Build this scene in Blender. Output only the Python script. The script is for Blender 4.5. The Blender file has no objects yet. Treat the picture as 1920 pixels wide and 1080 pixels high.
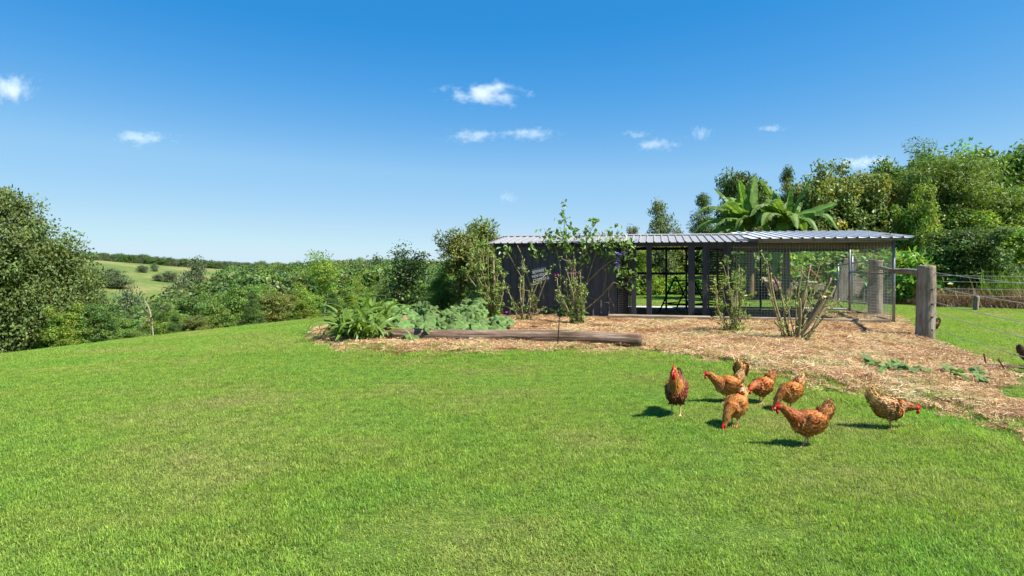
import bpy, bmesh, math, random
import numpy as np
from mathutils import Vector, Matrix, Euler

# ---------------------------------------------------------------- camera, sky, sun, exposure
SC = bpy.context.scene
COL = SC.collection
FPX, HORIZON, CAMZ = 1200.0, 490.0, 1.6          # focal length in photo pixels, eye line, eye height
cam_d = bpy.data.cameras.new('camera'); cam = bpy.data.objects.new('camera', cam_d); COL.objects.link(cam)
cam_d.sensor_width = 36.0; cam_d.lens = 36.0 * FPX / 1920.0
cam_d.shift_y = -(540.0 - HORIZON) / 1920.0
cam_d.clip_start = 0.1; cam_d.clip_end = 9000.0
cam.location = (0, 0, CAMZ); cam.rotation_euler = (math.radians(90), 0, 0)
SC.camera = cam

EXPOSURE = 1.45
SUN_AZ = math.atan2(0.93, -0.37); SUN_EL = math.radians(53)
SUNV = Vector((math.sin(SUN_AZ) * math.cos(SUN_EL), math.cos(SUN_AZ) * math.cos(SUN_EL), math.sin(SUN_EL)))
W = bpy.data.worlds.new('World'); SC.world = W; W.use_nodes = True
wn = W.node_tree; wn.nodes.clear()
wo = wn.nodes.new('ShaderNodeOutputWorld'); wb = wn.nodes.new('ShaderNodeBackground')
sky = wn.nodes.new('ShaderNodeTexSky'); sky.sky_type = 'NISHITA'; sky.sun_disc = False
sky.sun_elevation = SUN_EL; sky.sun_rotation = SUN_AZ
sky.altitude = 3000.0; sky.air_density = 1.0; sky.dust_density = 0.0; sky.ozone_density = 5.0
# colour grade of the sky, the same in every direction: one tone curve per channel
sp = wn.nodes.new('ShaderNodeSeparateColor'); cb = wn.nodes.new('ShaderNodeCombineColor'); wn.links.new(sky.outputs[0], sp.inputs[0])
SKY_CURVE = [[(0.0, 0.014), (0.70, 0.026), (0.947, 0.0330), (1.257, 0.0887), (2.097, 0.2961), (4.247, 0.5029), (6.947, 0.6445)], [(0.0, 0.17), (1.45, 0.262), (1.807, 0.2900), (2.36, 0.3763), (3.747, 0.5906), (6.287, 0.7379), (7.857, 0.8308)], [(0.0, 0.55), (3.0, 0.685), (3.71, 0.7257), (4.623, 0.807), (6.397, 0.9047), (7.817, 0.9387)]]
for ch, cv in enumerate(SKY_CURVE):
    dv = wn.nodes.new('ShaderNodeMath'); dv.operation = 'DIVIDE'; dv.inputs[1].default_value = 20.0; wn.links.new(sp.outputs[ch], dv.inputs[0])
    fc = wn.nodes.new('ShaderNodeFloatCurve'); cp = fc.mapping.curves[0]
    cp.points[0].location = (0, cv[0][1]); cp.points[1].location = (1, cv[-1][1] * 1.06)
    for a, b in cv[1:]: cp.points.new(a * 0.90 / 20.0, b)
    for q in cp.points: q.handle_type = 'VECTOR'
    fc.mapping.update(); wn.links.new(dv.outputs[0], fc.inputs['Value'])
    ml = wn.nodes.new('ShaderNodeMath'); ml.operation = 'MULTIPLY'; ml.inputs[1].default_value = 1 / (2 ** EXPOSURE) / 0.1; wn.links.new(fc.outputs[0], ml.inputs[0]); wn.links.new(ml.outputs[0], cb.inputs[ch])
wb.inputs['Strength'].default_value = 0.1
wn.links.new(cb.outputs[0], wb.inputs['Color']); wn.links.new(wb.outputs[0], wo.inputs['Surface'])

sun_d = bpy.data.lights.new('sun', 'SUN'); sun = bpy.data.objects.new('sun', sun_d); COL.objects.link(sun)
sun_d.energy = 4.2; sun_d.angle = math.radians(0.53); sun_d.color = (1.0, 0.955, 0.88)
sun.rotation_euler = SUNV.to_track_quat('Z', 'Y').to_euler(); sun.location = (20, -10, 30)

SC.view_settings.view_transform = 'Standard'; SC.view_settings.look = 'None'
SC.view_settings.exposure = EXPOSURE; SC.view_settings.gamma = 1.0; SC.view_settings.use_curve_mapping = False
SC.render.engine = 'CYCLES'
cy = SC.cycles
cy.use_denoising = True
cy.max_bounces = 8; cy.diffuse_bounces = 5; cy.glossy_bounces = 2; cy.transmission_bounces = 4; cy.transparent_max_bounces = 8; cy.volume_bounces = 2
cy.use_adaptive_sampling = True; cy.adaptive_threshold = 0.015
cy.sample_clamp_indirect = 6.0
SC.render.film_transparent = False

# ---------------------------------------------------------------- helpers
PI = math.pi
def tag(o, label=None, cat=None, group=None, kind=None):
    if label: o['label'] = label
    if cat: o['category'] = cat
    if group: o['group'] = group
    if kind: o['kind'] = kind
    return o
def empty(name, loc=(0, 0, 0), rz=0.0):
    o = bpy.data.objects.new(name, None); COL.objects.link(o); o.location = loc; o.rotation_euler = (0, 0, rz); o.empty_display_size = 0.1
    return o
def mesh_np(name, V, F, mats=None, col=None, smooth=False, mi=None):
    V = np.asarray(V, dtype=np.float32).reshape(-1, 3)
    me = bpy.data.meshes.new(name)
    if isinstance(F, np.ndarray):
        m, k = F.shape; loops = F.astype(np.int32).ravel(); starts = np.arange(m, dtype=np.int32) * k; tot = np.full(m, k, np.int32)
    else:
        m = len(F); tot = np.array([len(f) for f in F], np.int32); loops = np.array([i for f in F for i in f], np.int32)
        starts = np.concatenate([[0], np.cumsum(tot)[:-1]]).astype(np.int32)
    me.vertices.add(len(V)); me.vertices.foreach_set('co', V.ravel())
    me.loops.add(len(loops)); me.loops.foreach_set('vertex_index', loops)
    me.polygons.add(m); me.polygons.foreach_set('loop_start', starts); me.polygons.foreach_set('loop_total', tot)
    if mi is not None: me.polygons.foreach_set('material_index', np.asarray(mi, np.int32))
    me.polygons.foreach_set('use_smooth', np.full(m, smooth))
    me.update(calc_edges=True)
    if col is not None:
        col = np.asarray(col, np.float32)
        if col.ndim == 1: col = np.repeat(col[:, None], 3, 1)
        if col.shape[1] == 3: col = np.concatenate([col, np.ones((len(col), 1), np.float32)], 1)
        a = me.color_attributes.new('col', 'FLOAT_COLOR', 'POINT'); a.data.foreach_set('color', col.ravel())
    for mt in (mats if isinstance(mats, (list, tuple)) else [mats] if mats else []): me.materials.append(mt)
    return me
def link(name, me, parent=None, loc=None, rot=None, scale=None):
    o = bpy.data.objects.new(name, me); COL.objects.link(o)
    if parent: o.parent = parent
    if loc is not None: o.location = loc
    if rot is not None: o.rotation_euler = rot
    if scale is not None: o.scale = scale if hasattr(scale, '__len__') else (scale,) * 3
    return o
class MB:
    """collects shapes, then becomes one mesh object"""
    def __init__(s): s.V = []; s.F = []; s.n = 0; s.M = []
    def add(s, V, F, m=0):
        V = np.asarray(V, float).reshape(-1, 3); s.V.append(V)
        for f in F: s.F.append([int(i) + s.n for i in f]); s.M.append(m)
        s.n += len(V); return s
    def box(s, lo, hi, m=0, bev=0.0):
        x0, y0, z0 = lo; x1, y1, z1 = hi
        if bev <= 0:
            V = [(x0,y0,z0),(x1,y0,z0),(x1,y1,z0),(x0,y1,z0),(x0,y0,z1),(x1,y0,z1),(x1,y1,z1),(x0,y1,z1)]
            return s.add(V, [(0,3,2,1),(4,5,6,7),(0,1,5,4),(1,2,6,5),(2,3,7,6),(3,0,4,7)], m)
        bm = bmesh.new(); bmesh.ops.create_cube(bm, size=1.0)
        for v in bm.verts: v.co = Vector(((x0+x1)/2 + v.co.x*(x1-x0), (y0+y1)/2 + v.co.y*(y1-y0), (z0+z1)/2 + v.co.z*(z1-z0)))
        bmesh.ops.bevel(bm, geom=list(bm.edges), offset=bev, segments=1, affect='EDGES')
        bm.verts.ensure_lookup_table(); bm.verts.index_update()
        V = [v.co[:] for v in bm.verts]; F = [[v.index for v in f.verts] for f in bm.faces]; bm.free()
        return s.add(V, F, m)
    def tube(s, pts, r, n=6, m=0): V, F = tube(pts, r, n); return s.add(V, F, m)
    def bar(s, a, b, w, h, m=0, up=(0, 0, 1)):
        a = np.array(a, float); b = np.array(b, float); d = b - a; L = np.linalg.norm(d); d /= L
        sd = np.cross(d, up); nn = np.linalg.norm(sd)
        sd = sd / nn if nn > 1e-6 else np.array((1.0, 0, 0)); u = np.cross(sd, d)
        V = [p + sd*i*w/2 + u*j*h/2 for p in (a, b) for i, j in ((-1,-1),(1,-1),(1,1),(-1,1))]
        return s.add(V, [(0,3,2,1)[::-1],(4,5,6,7)[::-1],(0,1,5,4)[::-1],(1,2,6,5)[::-1],(2,3,7,6)[::-1],(3,0,4,7)[::-1]], m)
    def mesh(s, name, mats, smooth=False): return mesh_np(name, np.concatenate(s.V), s.F, mats, smooth=smooth, mi=s.M)
    def build(s, name, mats, parent=None, smooth=False): return link(name, s.mesh(name, mats, smooth), parent)
def tube(pts, r, n=6, rb=None, side=None):
    pts = np.asarray(pts, float); k = len(pts); r = np.broadcast_to(np.asarray(r, float), (k,)); rb = r if rb is None else np.asarray(rb, float)
    T = np.gradient(pts, axis=0); T /= np.linalg.norm(T, axis=1)[:, None] + 1e-9
    s0 = np.array(side if side is not None else ((0, 0, 1) if abs(T[0][2]) < 0.9 else (1, 0, 0)), float)
    V = []; ang = np.arange(n) * 2 * PI / n
    for i in range(k):
        if side is None:
            s0 = s0 - T[i] * s0.dot(T[i]); s0 /= np.linalg.norm(s0) + 1e-9; a = s0
        else:
            a = s0 - T[i] * s0.dot(T[i]); a /= np.linalg.norm(a) + 1e-9
        b = np.cross(T[i], a)
        V.append(pts[i] + np.outer(np.cos(ang) * r[i], a) + np.outer(np.sin(ang) * rb[i], b))
    V = np.concatenate(V); F = []
    for i in range(k - 1):
        for j in range(n): F.append((i*n+j, i*n+(j+1) % n, (i+1)*n+(j+1) % n, (i+1)*n+j))
    F.append(tuple(range(n))[::-1]); F.append(tuple((k-1)*n+j for j in range(n)))
    return V, F
def smoothstep(a, b, x): t = np.clip((x - a) / (b - a), 0, 1); return t * t * (3 - 2 * t)
def curve_pts(P, n):                       # Catmull-Rom through P
    P = np.asarray(P, float); P = np.vstack([2*P[0]-P[1], P, 2*P[-1]-P[-2]]); out = []
    segs = len(P) - 3
    for t in np.linspace(0, segs, n):
        i = min(int(t), segs - 1); u = t - i; p0, p1, p2, p3 = P[i:i+4]
        out.append(0.5*((2*p1)+(-p0+p2)*u+(2*p0-5*p1+4*p2-p3)*u*u+(-p0+3*p1-3*p2+p3)*u**3))
    return np.array(out)
def ordinal(i): return ['first','second','third','fourth','fifth','sixth','seventh','eighth','ninth','tenth','eleventh','twelfth','thirteenth','fourteenth','fifteenth','sixteenth'][i]
def vnoise(x, y, seed=0):                   # cheap smooth 2-D value noise
    x = np.asarray(x, float); y = np.asarray(y, float)
    def h(i, j): v = np.sin(i*127.1 + j*311.7 + seed*74.7) * 43758.5453; return v - np.floor(v)
    xi = np.floor(x); yi = np.floor(y); u = x-xi; v = y-yi; u = u*u*(3-2*u); v = v*v*(3-2*v)
    return (h(xi,yi)*(1-u)+h(xi+1,yi)*u)*(1-v)+(h(xi,yi+1)*(1-u)+h(xi+1,yi+1)*u)*v

# ---------------------------------------------------------------- the lie of the land
HA = [-1.5, -0.8, -0.68, -0.58, -0.46, -0.35, -0.2, 0.0, 0.4, 1.5]
HH = [8.0, 5.0, 2.6, 0.2, -4.0, -8.0, -10.0, -10.0, -8.0, -6.0]
def H(x, y):
    x = np.asarray(x, float); y = np.asarray(y, float)
    s = -0.92 * x + 0.386 * y; u = np.maximum(0, s - 6)
    drop = np.where(u < 26, 0.0054 * u * u, 0.0054 * 676 + 0.2808 * (u - 26))
    near = -24 * (1 - np.exp(-drop / 24))
    r = np.hypot(x, y)
    a = x / np.maximum(np.abs(y), 1e-3)
    hh = np.interp(a, HA, HH); hh = np.where(y > 1, hh, -8)
    far = -24 + (hh + 24) * smoothstep(70, 420, r) + 2.5 * (vnoise(x / 60, y / 60, 3) - 0.5) * smoothstep(80, 200, r)
    far = far - np.maximum(0, r - 460) * 0.03
    t = smoothstep(70, 190, r)
    return near * (1 - t) + far * t + 0.03 * (vnoise(x / 2.3, y / 2.3, 1) - 0.5) * smoothstep(3, 6, r)
def G(px, py):                               # ground point seen at photo pixel
    dx = (px - 960) / FPX; dz = -(py - HORIZON) / FPX
    d = 1.5
    while d < 600:
        if CAMZ + dz * d <= float(H(dx * d, d)): break
        d += 0.02 if d < 60 else 0.5
    return np.array((dx * d, d, float(H(dx * d, d))))
def Gfar(px, py, d=110.0):                   # ground point beyond the valley seen at photo pixel
    dx = (px - 960) / FPX; dz = -(py - HORIZON) / FPX
    while d < 600 and CAMZ + dz * d > float(H(dx * d, d)): d += 1.0
    return (dx * d, d, float(H(dx * d, d)))
def P(px, py, d): return np.array(((px - 960) / FPX * d, d, CAMZ - (py - HORIZON) / FPX * d))
def on(x, y, dz=0.0): return (float(x), float(y), float(H(x, y)) + dz)
def at(px, d): x = (px - 960) / FPX * d; return on(x, d)

# ---------------------------------------------------------------- materials
def mat(name):
    m = bpy.data.materials.new(name); m.use_nodes = True; nt = m.node_tree; nt.nodes.clear()
    out = nt.nodes.new('ShaderNodeOutputMaterial'); return m, nt, out
def N(nt, t, **kw):
    n = nt.nodes.new(t)
    for k, v in kw.items():
        if k in n.inputs: n.inputs[k].default_value = v
        else: setattr(n, k, v)
    return n
def L(nt, a, b): nt.links.new(a, b)
def rgba(c): return (c[0], c[1], c[2], 1.0)
def ramp(nt, stops):
    r = nt.nodes.new('ShaderNodeValToRGB'); e = r.color_ramp.elements
    while len(e) < len(stops): e.new(0.5)
    for el, (p, c) in zip(e, stops): el.position = p; el.color = rgba(c)
    return r
def mixc(nt, fac, a, b, blend='MIX'):
    m = nt.nodes.new('ShaderNodeMix'); m.data_type = 'RGBA'; m.blend_type = blend
    for s, v in ((m.inputs[0], fac), (m.inputs[6], a), (m.inputs[7], b)):
        if hasattr(v, 'is_linked'): nt.links.new(v, s)
        else: s.default_value = v if not isinstance(v, tuple) or len(v) == 4 else rgba(v)
    return m.outputs[2]
def noise(nt, vec, scale, detail=4, rough=0.55):
    n = N(nt, 'ShaderNodeTexNoise', Scale=scale, Detail=detail, Roughness=rough)
    if vec is not None: nt.links.new(vec, n.inputs['Vector'])
    return n.outputs['Fac']
def mathn(nt, op, a, b=None, clamp=False):
    n = nt.nodes.new('ShaderNodeMath'); n.operation = op; n.use_clamp = clamp
    for s, v in ((n.inputs[0], a), (n.inputs[1], b)):
        if v is None: continue
        if hasattr(v, 'is_linked'): nt.links.new(v, s)
        else: s.default_value = v
    return n.outputs[0]
def coords(nt, which='Object', scale=None):
    tc = nt.nodes.new('ShaderNodeTexCoord'); o = tc.outputs[which]
    if scale:
        mp = nt.nodes.new('ShaderNodeMapping'); mp.inputs['Scale'].default_value = scale; nt.links.new(o, mp.inputs['Vector']); o = mp.outputs[0]
    return o
def bump(nt, h, strength, dist=0.02):
    b = N(nt, 'ShaderNodeBump', Strength=strength, Distance=dist); nt.links.new(h, b.inputs['Height']); return b.outputs[0]
def leafmat(name, c, trans=0.28, rough=0.45, spec=0.35, var=0.22, huev=0.02, tcol=None):
    m, nt, out = mat(name)
    at_ = nt.nodes.new('ShaderNodeAttribute'); at_.attribute_name = 'col'
    base = mixc(nt, 1.0, at_.outputs['Color'], rgba(c), 'MULTIPLY')
    oi = nt.nodes.new('ShaderNodeObjectInfo')
    hv = nt.nodes.new('ShaderNodeHueSaturation')
    L(nt, mathn(nt, 'MULTIPLY_ADD', oi.outputs['Random'], huev), hv.inputs['Hue']); hv.inputs['Hue'].links[0].from_node.inputs[2].default_value = 0.5 - huev / 2
    L(nt, mathn(nt, 'MULTIPLY_ADD', oi.outputs['Random'], var), hv.inputs['Value']); hv.inputs['Value'].links[0].from_node.inputs[2].default_value = 1 - var / 2
    L(nt, base, hv.inputs['Color'])
    p = N(nt, 'ShaderNodeBsdfPrincipled', Roughness=rough); p.inputs['Specular IOR Level'].default_value = spec
    L(nt, hv.outputs[0], p.inputs['Base Color'])
    t = nt.nodes.new('ShaderNodeBsdfTranslucent')
    L(nt, mixc(nt, 1.0, hv.outputs[0], rgba(tcol or (1.5, 1.5, 0.7)), 'MULTIPLY'), t.inputs['Color'])
    mx = nt.nodes.new('ShaderNodeMixShader'); mx.inputs[0].default_value = trans
    L(nt, p.outputs[0], mx.inputs[1]); L(nt, t.outputs[0], mx.inputs[2]); L(nt, mx.outputs[0], out.inputs['Surface'])
    return m
def simple(name, c1, c2=None, scale=8.0, rough=0.8, bumps=0.3, stretch=(1, 1, 1), spec=0.3, metal=0.0, bdist=0.01, coord='Object'):
    m, nt, out = mat(name); v = coords(nt, coord, stretch)
    p = N(nt, 'ShaderNodeBsdfPrincipled', Roughness=rough, Metallic=metal); p.inputs['Specular IOR Level'].default_value = spec
    f = noise(nt, v, scale, 6, 0.65)
    r = ramp(nt, [(0.3, c1), (0.7, c2 or tuple(x * 0.7 for x in c1))]); L(nt, f, r.inputs[0]); L(nt, r.outputs[0], p.inputs['Base Color'])
    if bumps: L(nt, bump(nt, noise(nt, v, scale * 3, 5, 0.7), bumps, bdist), p.inputs['Normal'])
    L(nt, p.outputs[0], out.inputs['Surface']); return m
M = {}
M['bark'] = simple('bark', (0.16, 0.12, 0.085), (0.07, 0.05, 0.035), 14, 0.9, 0.6, (1, 1, 0.25))
M['pale_bark'] = simple('pale_bark', (0.34, 0.29, 0.22), (0.18, 0.15, 0.11), 14, 0.9, 0.5, (1, 1, 0.25))
M['cane'] = simple('cane', (0.30, 0.235, 0.12), (0.16, 0.13, 0.06), 22, 0.75, 0.4, (1, 1, 0.4))
M['cut_wood'] = simple('cut_wood', (0.55, 0.45, 0.27), (0.42, 0.33, 0.19), 30, 0.8, 0.2)
M['charcoal'] = simple('charcoal_paint', (0.078, 0.076, 0.080), (0.056, 0.055, 0.058), 6, 0.55, 0.12, (1, 1, 0.3), 0.4)
M['charcoal_wood'] = simple('charcoal_wood', (0.048, 0.046, 0.050), (0.032, 0.031, 0.034), 12, 0.7, 0.3, (1, 1, 0.12), 0.3)
M['black_steel'] = simple('black_steel', (0.012, 0.012, 0.013), (0.008, 0.008, 0.009), 20, 0.5, 0.1)
M['cream_sheet'] = simple('cream_sheet', (0.27, 0.24, 0.13), (0.21, 0.185, 0.10), 5, 0.55, 0.05, (1, 1, 1), 0.4)
M['galv'] = simple('galvanised', (0.30, 0.31, 0.32), (0.2, 0.2, 0.21), 9, 0.45, 0.1, (1, 1, 1), 0.5, 0.55)
M['wire'] = simple('wire', (0.46, 0.45, 0.40), (0.32, 0.31, 0.27), 9, 0.5, 0.0, (1, 1, 1), 0.4, 0.4)
M['rust'] = simple('rust', (0.19, 0.06, 0.03), (0.08, 0.03, 0.02), 30, 0.9, 0.4)
M['white_paint'] = simple('white_lettering', (0.75, 0.74, 0.70), (0.6, 0.6, 0.56), 40, 0.7, 0.0)
M['concrete'] = simple('concrete', (0.48, 0.46, 0.41), (0.38, 0.36, 0.32), 4, 0.9, 0.3)
def weathered(name, c1, c2, c3, axis=(1, 1, 1), sc=9):
    m, nt, out = mat(name); v = coords(nt, 'Object', axis)
    p = N(nt, 'ShaderNodeBsdfPrincipled', Roughness=0.9); p.inputs['Specular IOR Level'].default_value = 0.2
    a = noise(nt, v, sc, 8, 0.7); r = ramp(nt, [(0.32, c2), (0.52, c1), (0.72, c3)]); L(nt, a, r.inputs[0])
    w = coords(nt, 'Object'); patch = noise(nt, w, 2.2, 3); r2 = ramp(nt, [(0.42, (1, 1, 1)), (0.62, (0.78, 0.74, 0.68))]); L(nt, patch, r2.inputs[0])
    L(nt, mixc(nt, 1.0, r.outputs[0], r2.outputs[0], 'MULTIPLY'), p.inputs['Base Color'])
    L(nt, bump(nt, noise(nt, v, sc * 2.2, 8, 0.75), 0.9, 0.02), p.inputs['Normal']); L(nt, p.outputs[0], out.inputs['Surface']); return m
M['log'] = weathered('log_wood', (0.20, 0.135, 0.092), (0.030, 0.019, 0.013), (0.46, 0.37, 0.28), (0.07, 1, 1), 20)
M['post'] = weathered('post_wood', (0.28, 0.23, 0.17), (0.09, 0.07, 0.05), (0.42, 0.37, 0.29), (1, 1, 0.10), 16)
M['post_red'] = weathered('post_wood_red', (0.33, 0.12, 0.06), (0.16, 0.06, 0.03), (0.45, 0.22, 0.12), (1, 1, 0.10), 16)
M['sleeper'] = weathered('sleeper_wood', (0.30, 0.24, 0.17), (0.12, 0.09, 0.06), (0.44, 0.38, 0.29), (0.10, 1, 1), 14)
M['plank'] = weathered('plank_wood', (0.33, 0.27, 0.21), (0.14, 0.10, 0.08), (0.48, 0.42, 0.34), (0.12, 1, 1), 12)
# roof sheet paint with dust and streaks
def roofmat(name, c1, c2, rough, metal):
    m, nt, out = mat(name); v = coords(nt, 'Object', (3, 0.5, 1))
    p = N(nt, 'ShaderNodeBsdfPrincipled', Roughness=rough, Metallic=metal); p.inputs['Specular IOR Level'].default_value = 0.2
    r = ramp(nt, [(0.3, c1), (0.7, c2)]); L(nt, noise(nt, v, 5, 7, 0.65), r.inputs[0]); L(nt, r.outputs[0], p.inputs['Base Color'])
    L(nt, p.outputs[0], out.inputs['Surface']); return m
M['roof_dark'] = roofmat('roof_paint', (0.21, 0.208, 0.208), (0.27, 0.267, 0.265), 0.6, 0.0)
M['roof_galv'] = roofmat('roof_zinc', (0.56, 0.55, 0.535), (0.46, 0.45, 0.44), 0.6, 0.0)

# ground: lawn soil and thatch under the blades, dry pasture far off
def ground_material():
    m, nt, out = mat('ground_turf'); g = nt.nodes.new('ShaderNodeNewGeometry'); pos = g.outputs['Position']
    p = N(nt, 'ShaderNodeBsdfPrincipled', Roughness=0.95); p.inputs['Specular IOR Level'].default_value = 0.1
    f = noise(nt, pos, 60, 6, 0.7); r = ramp(nt, [(0.3, (0.045, 0.062, 0.016)), (0.55, (0.085, 0.125, 0.028)), (0.75, (0.15, 0.16, 0.06))]); L(nt, f, r.inputs[0])
    big = noise(nt, pos, 0.5, 4); r2 = ramp(nt, [(0.35, (0.85, 0.95, 0.8)), (0.65, (1.2, 1.08, 1.0))]); L(nt, big, r2.inputs[0])
    lawn = mixc(nt, 1.0, r.outputs[0], r2.outputs[0], 'MULTIPLY')
    f3 = noise(nt, pos, 0.028, 6, 0.6); r3 = ramp(nt, [(0.32, (0.075, 0.125, 0.03)), (0.5, (0.12, 0.16, 0.042)), (0.66, (0.24, 0.21, 0.09))]); L(nt, f3, r3.inputs[0])
    f4 = noise(nt, pos, 0.4, 5, 0.7); r4 = ramp(nt, [(0.3, (0.7, 0.75, 0.7)), (0.7, (1.15, 1.12, 1.1))]); L(nt, f4, r4.inputs[0])
    past = mixc(nt, 1.0, r3.outputs[0], r4.outputs[0], 'MULTIPLY')
    ln = nt.nodes.new('ShaderNodeVectorMath'); ln.operation = 'LENGTH'; L(nt, pos, ln.inputs[0])
    mr = N(nt, 'ShaderNodeMapRange'); mr.inputs['From Min'].default_value = 90; mr.inputs['From Max'].default_value = 150; L(nt, ln.outputs['Value'], mr.inputs['Value'])
    L(nt, mixc(nt, mr.outputs[0], lawn, past), p.inputs['Base Color'])
    L(nt, bump(nt, f, 0.6, 0.02), p.inputs['Normal']); L(nt, p.outputs[0], out.inputs['Surface']); return m
M['ground'] = ground_material()
def mulch_material():
    m, nt, out = mat('straw_mulch'); g = nt.nodes.new('ShaderNodeNewGeometry'); pos = g.outputs['Position']
    p = N(nt, 'ShaderNodeBsdfPrincipled', Roughness=0.95); p.inputs['Specular IOR Level'].default_value = 0.1
    f = noise(nt, pos, 45, 8, 0.75); r = ramp(nt, [(0.25, (0.12, 0.052, 0.026)), (0.5, (0.24, 0.13, 0.065)), (0.75, (0.38, 0.25, 0.14))]); L(nt, f, r.inputs[0])
    b = noise(nt, pos, 1.4, 5, 0.6); r2 = ramp(nt, [(0.38, (0.75, 0.6, 0.5)), (0.62, (1.2, 1.15, 1.05))]); L(nt, b, r2.inputs[0])
    L(nt, mixc(nt, 1.0, r.outputs[0], r2.outputs[0], 'MULTIPLY'), p.inputs['Base Color'])
    L(nt, bump(nt, f, 1.0, 0.04), p.inputs['Normal']); L(nt, p.outputs[0], out.inputs['Surface']); return m
M['mulch'] = mulch_material()
def blade_material(name, c, dry, trans, psc):
    m, nt, out = mat(name); at_ = nt.nodes.new('ShaderNodeAttribute'); at_.attribute_name = 'col'
    g = nt.nodes.new('ShaderNodeNewGeometry'); pos = g.outputs['Position']
    n1 = noise(nt, pos, psc, 5, 0.6); r1 = ramp(nt, [(0.34, tuple(x * y for x, y in zip(c, (0.86, 1.0, 0.9)))), (0.50, tuple(x * y for x, y in zip(c, (1.08, 1.0, 1.0)))), (0.70, dry)]); L(nt, n1, r1.inputs[0])
    n2 = noise(nt, pos, 7.0, 3, 0.6); r2 = ramp(nt, [(0.3, (0.72, 0.76, 0.72)), (0.65, (1.12, 1.1, 1.1))]); L(nt, n2, r2.inputs[0])
    base = mixc(nt, 1.0, mixc(nt, 1.0, at_.outputs['Color'], r1.outputs[0], 'MULTIPLY'), r2.outputs[0], 'MULTIPLY')
    p = N(nt, 'ShaderNodeBsdfPrincipled', Roughness=0.5); p.inputs['Specular IOR Level'].default_value = 0.3; L(nt, base, p.inputs['Base Color'])
    t = nt.nodes.new('ShaderNodeBsdfTranslucent'); L(nt, mixc(nt, 1.0, base, (1.3, 1.4, 0.7, 1), 'MULTIPLY'), t.inputs['Color'])
    mx = nt.nodes.new('ShaderNodeMixShader'); mx.inputs[0].default_value = trans
    L(nt, p.outputs[0], mx.inputs[1]); L(nt, t.outputs[0], mx.inputs[2]); L(nt, mx.outputs[0], out.inputs['Surface']); return m
M['blade'] = blade_material('grass_blade', (0.216, 0.338, 0.050), (0.32, 0.325, 0.105), 0.42, 0.5)
M['straw'] = blade_material('straw', (0.58, 0.455, 0.25), (0.34, 0.18, 0.08), 0.1, 0.9)

# ---------------------------------------------------------------- ground sheet
def build_ground():
    rr = np.concatenate([[0.0], np.linspace(1, 40, 130), np.geomspace(40.6, 2500, 130)]); na = 420
    ang = np.arange(na) * 2 * PI / na
    X = np.outer(rr[1:], np.sin(ang)).ravel(); Y = np.outer(rr[1:], np.cos(ang)).ravel()
    V = np.vstack([[0, 0, float(H(0, 0))], np.stack([X, Y, H(X, Y)], 1)])
    F = []
    for j in range(na): F.append((0, 1 + (j + 1) % na, 1 + j))
    for i in range(len(rr) - 2):
        for j in range(na): F.append((1+i*na+j, 1+i*na+(j+1) % na, 1+(i+1)*na+(j+1) % na, 1+(i+1)*na+j))
    o = link('ground', mesh_np('ground', V, F, M['ground'], smooth=True)); tag(o, 'mown green lawn falling away to a pasture valley', 'ground', kind='structure')
build_ground()

# mulch bed outline (traced on the ground)
BED_PX = [(566,634),(585,646),(640,659),(720,666),(820,665),(900,667),(1000,661),(1090,664),(1180,660),(1260,668),(1330,682),(1400,696),(1480,718),(1560,740),(1640,755),(1720,773),(1800,794),(1860,812),(1930,838),(2080,880),
          (2080,780),(1930,762),(1880,748),(1850,735),(1905,715),(1925,706),(1880,690),(1800,664),(1750,643),(1742,628),(1700,612),(1690,596)]
BED = [G(*p)[:2] for p in BED_PX]
CO = np.array((-0.45, 17.94)); CR = math.atan2(-0.224, 1.0)      # coop: front left corner, turn
EX = np.array((math.cos(CR), math.sin(CR))); EY = np.array((-math.sin(CR), math.cos(CR)))
def cw(u, v, z=0.0): q = CO + EX * u + EY * v; return np.array((q[0], q[1], z))
BED += [tuple(cw(10.3, 3.6)[:2]), tuple(cw(6.4, 3.75)[:2]), tuple(cw(3.3, 3.85)[:2]), tuple(cw(-0.2, 2.0)[:2]), tuple(cw(-0.9, 0.9)[:2]), (-3.6, 18.4), (-5.0, 16.8)]
BED = np.array([np.array(b, float) for b in BED])
def inpoly(x, y, poly):
    x = np.asarray(x, float); y = np.asarray(y, float); c = np.zeros(x.shape, bool); j = len(poly) - 1
    for i in range(len(poly)):
        xi, yi = poly[i]; xj, yj = poly[j]
        c ^= ((yi > y) != (yj > y)) & (x < (xj - xi) * (y - yi) / (yj - yi + 1e-12) + xi); j = i
    return c
def poly_dist(x, y, poly):
    x = np.asarray(x, float); y = np.asarray(y, float); d = np.full(x.shape, 1e9)
    for i in range(len(poly)):
        a = poly[i - 1]; b = poly[i]; ab = b - a; t = np.clip(((x-a[0])*ab[0]+(y-a[1])*ab[1]) / (ab.dot(ab)+1e-12), 0, 1)
        d = np.minimum(d, np.hypot(x - a[0] - t*ab[0], y - a[1] - t*ab[1]))
    return np.where(inpoly(x, y, poly), d, -d)        # positive inside
def bed_z(x, y):
    d = poly_dist(x, y, BED) + 0.12 * (vnoise(np.asarray(x)*3, np.asarray(y)*3, 5) - 0.5)
    return np.clip(d, 0, 0.5) * 0.10 + 0.004 + 0.05 * (vnoise(np.asarray(x)*1.7, np.asarray(y)*1.7, 8)) * np.clip(d * 2, 0, 1)
def HB(x, y): return H(x, y) + np.where(poly_dist(x, y, BED) > 0, bed_z(x, y), 0)
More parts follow.
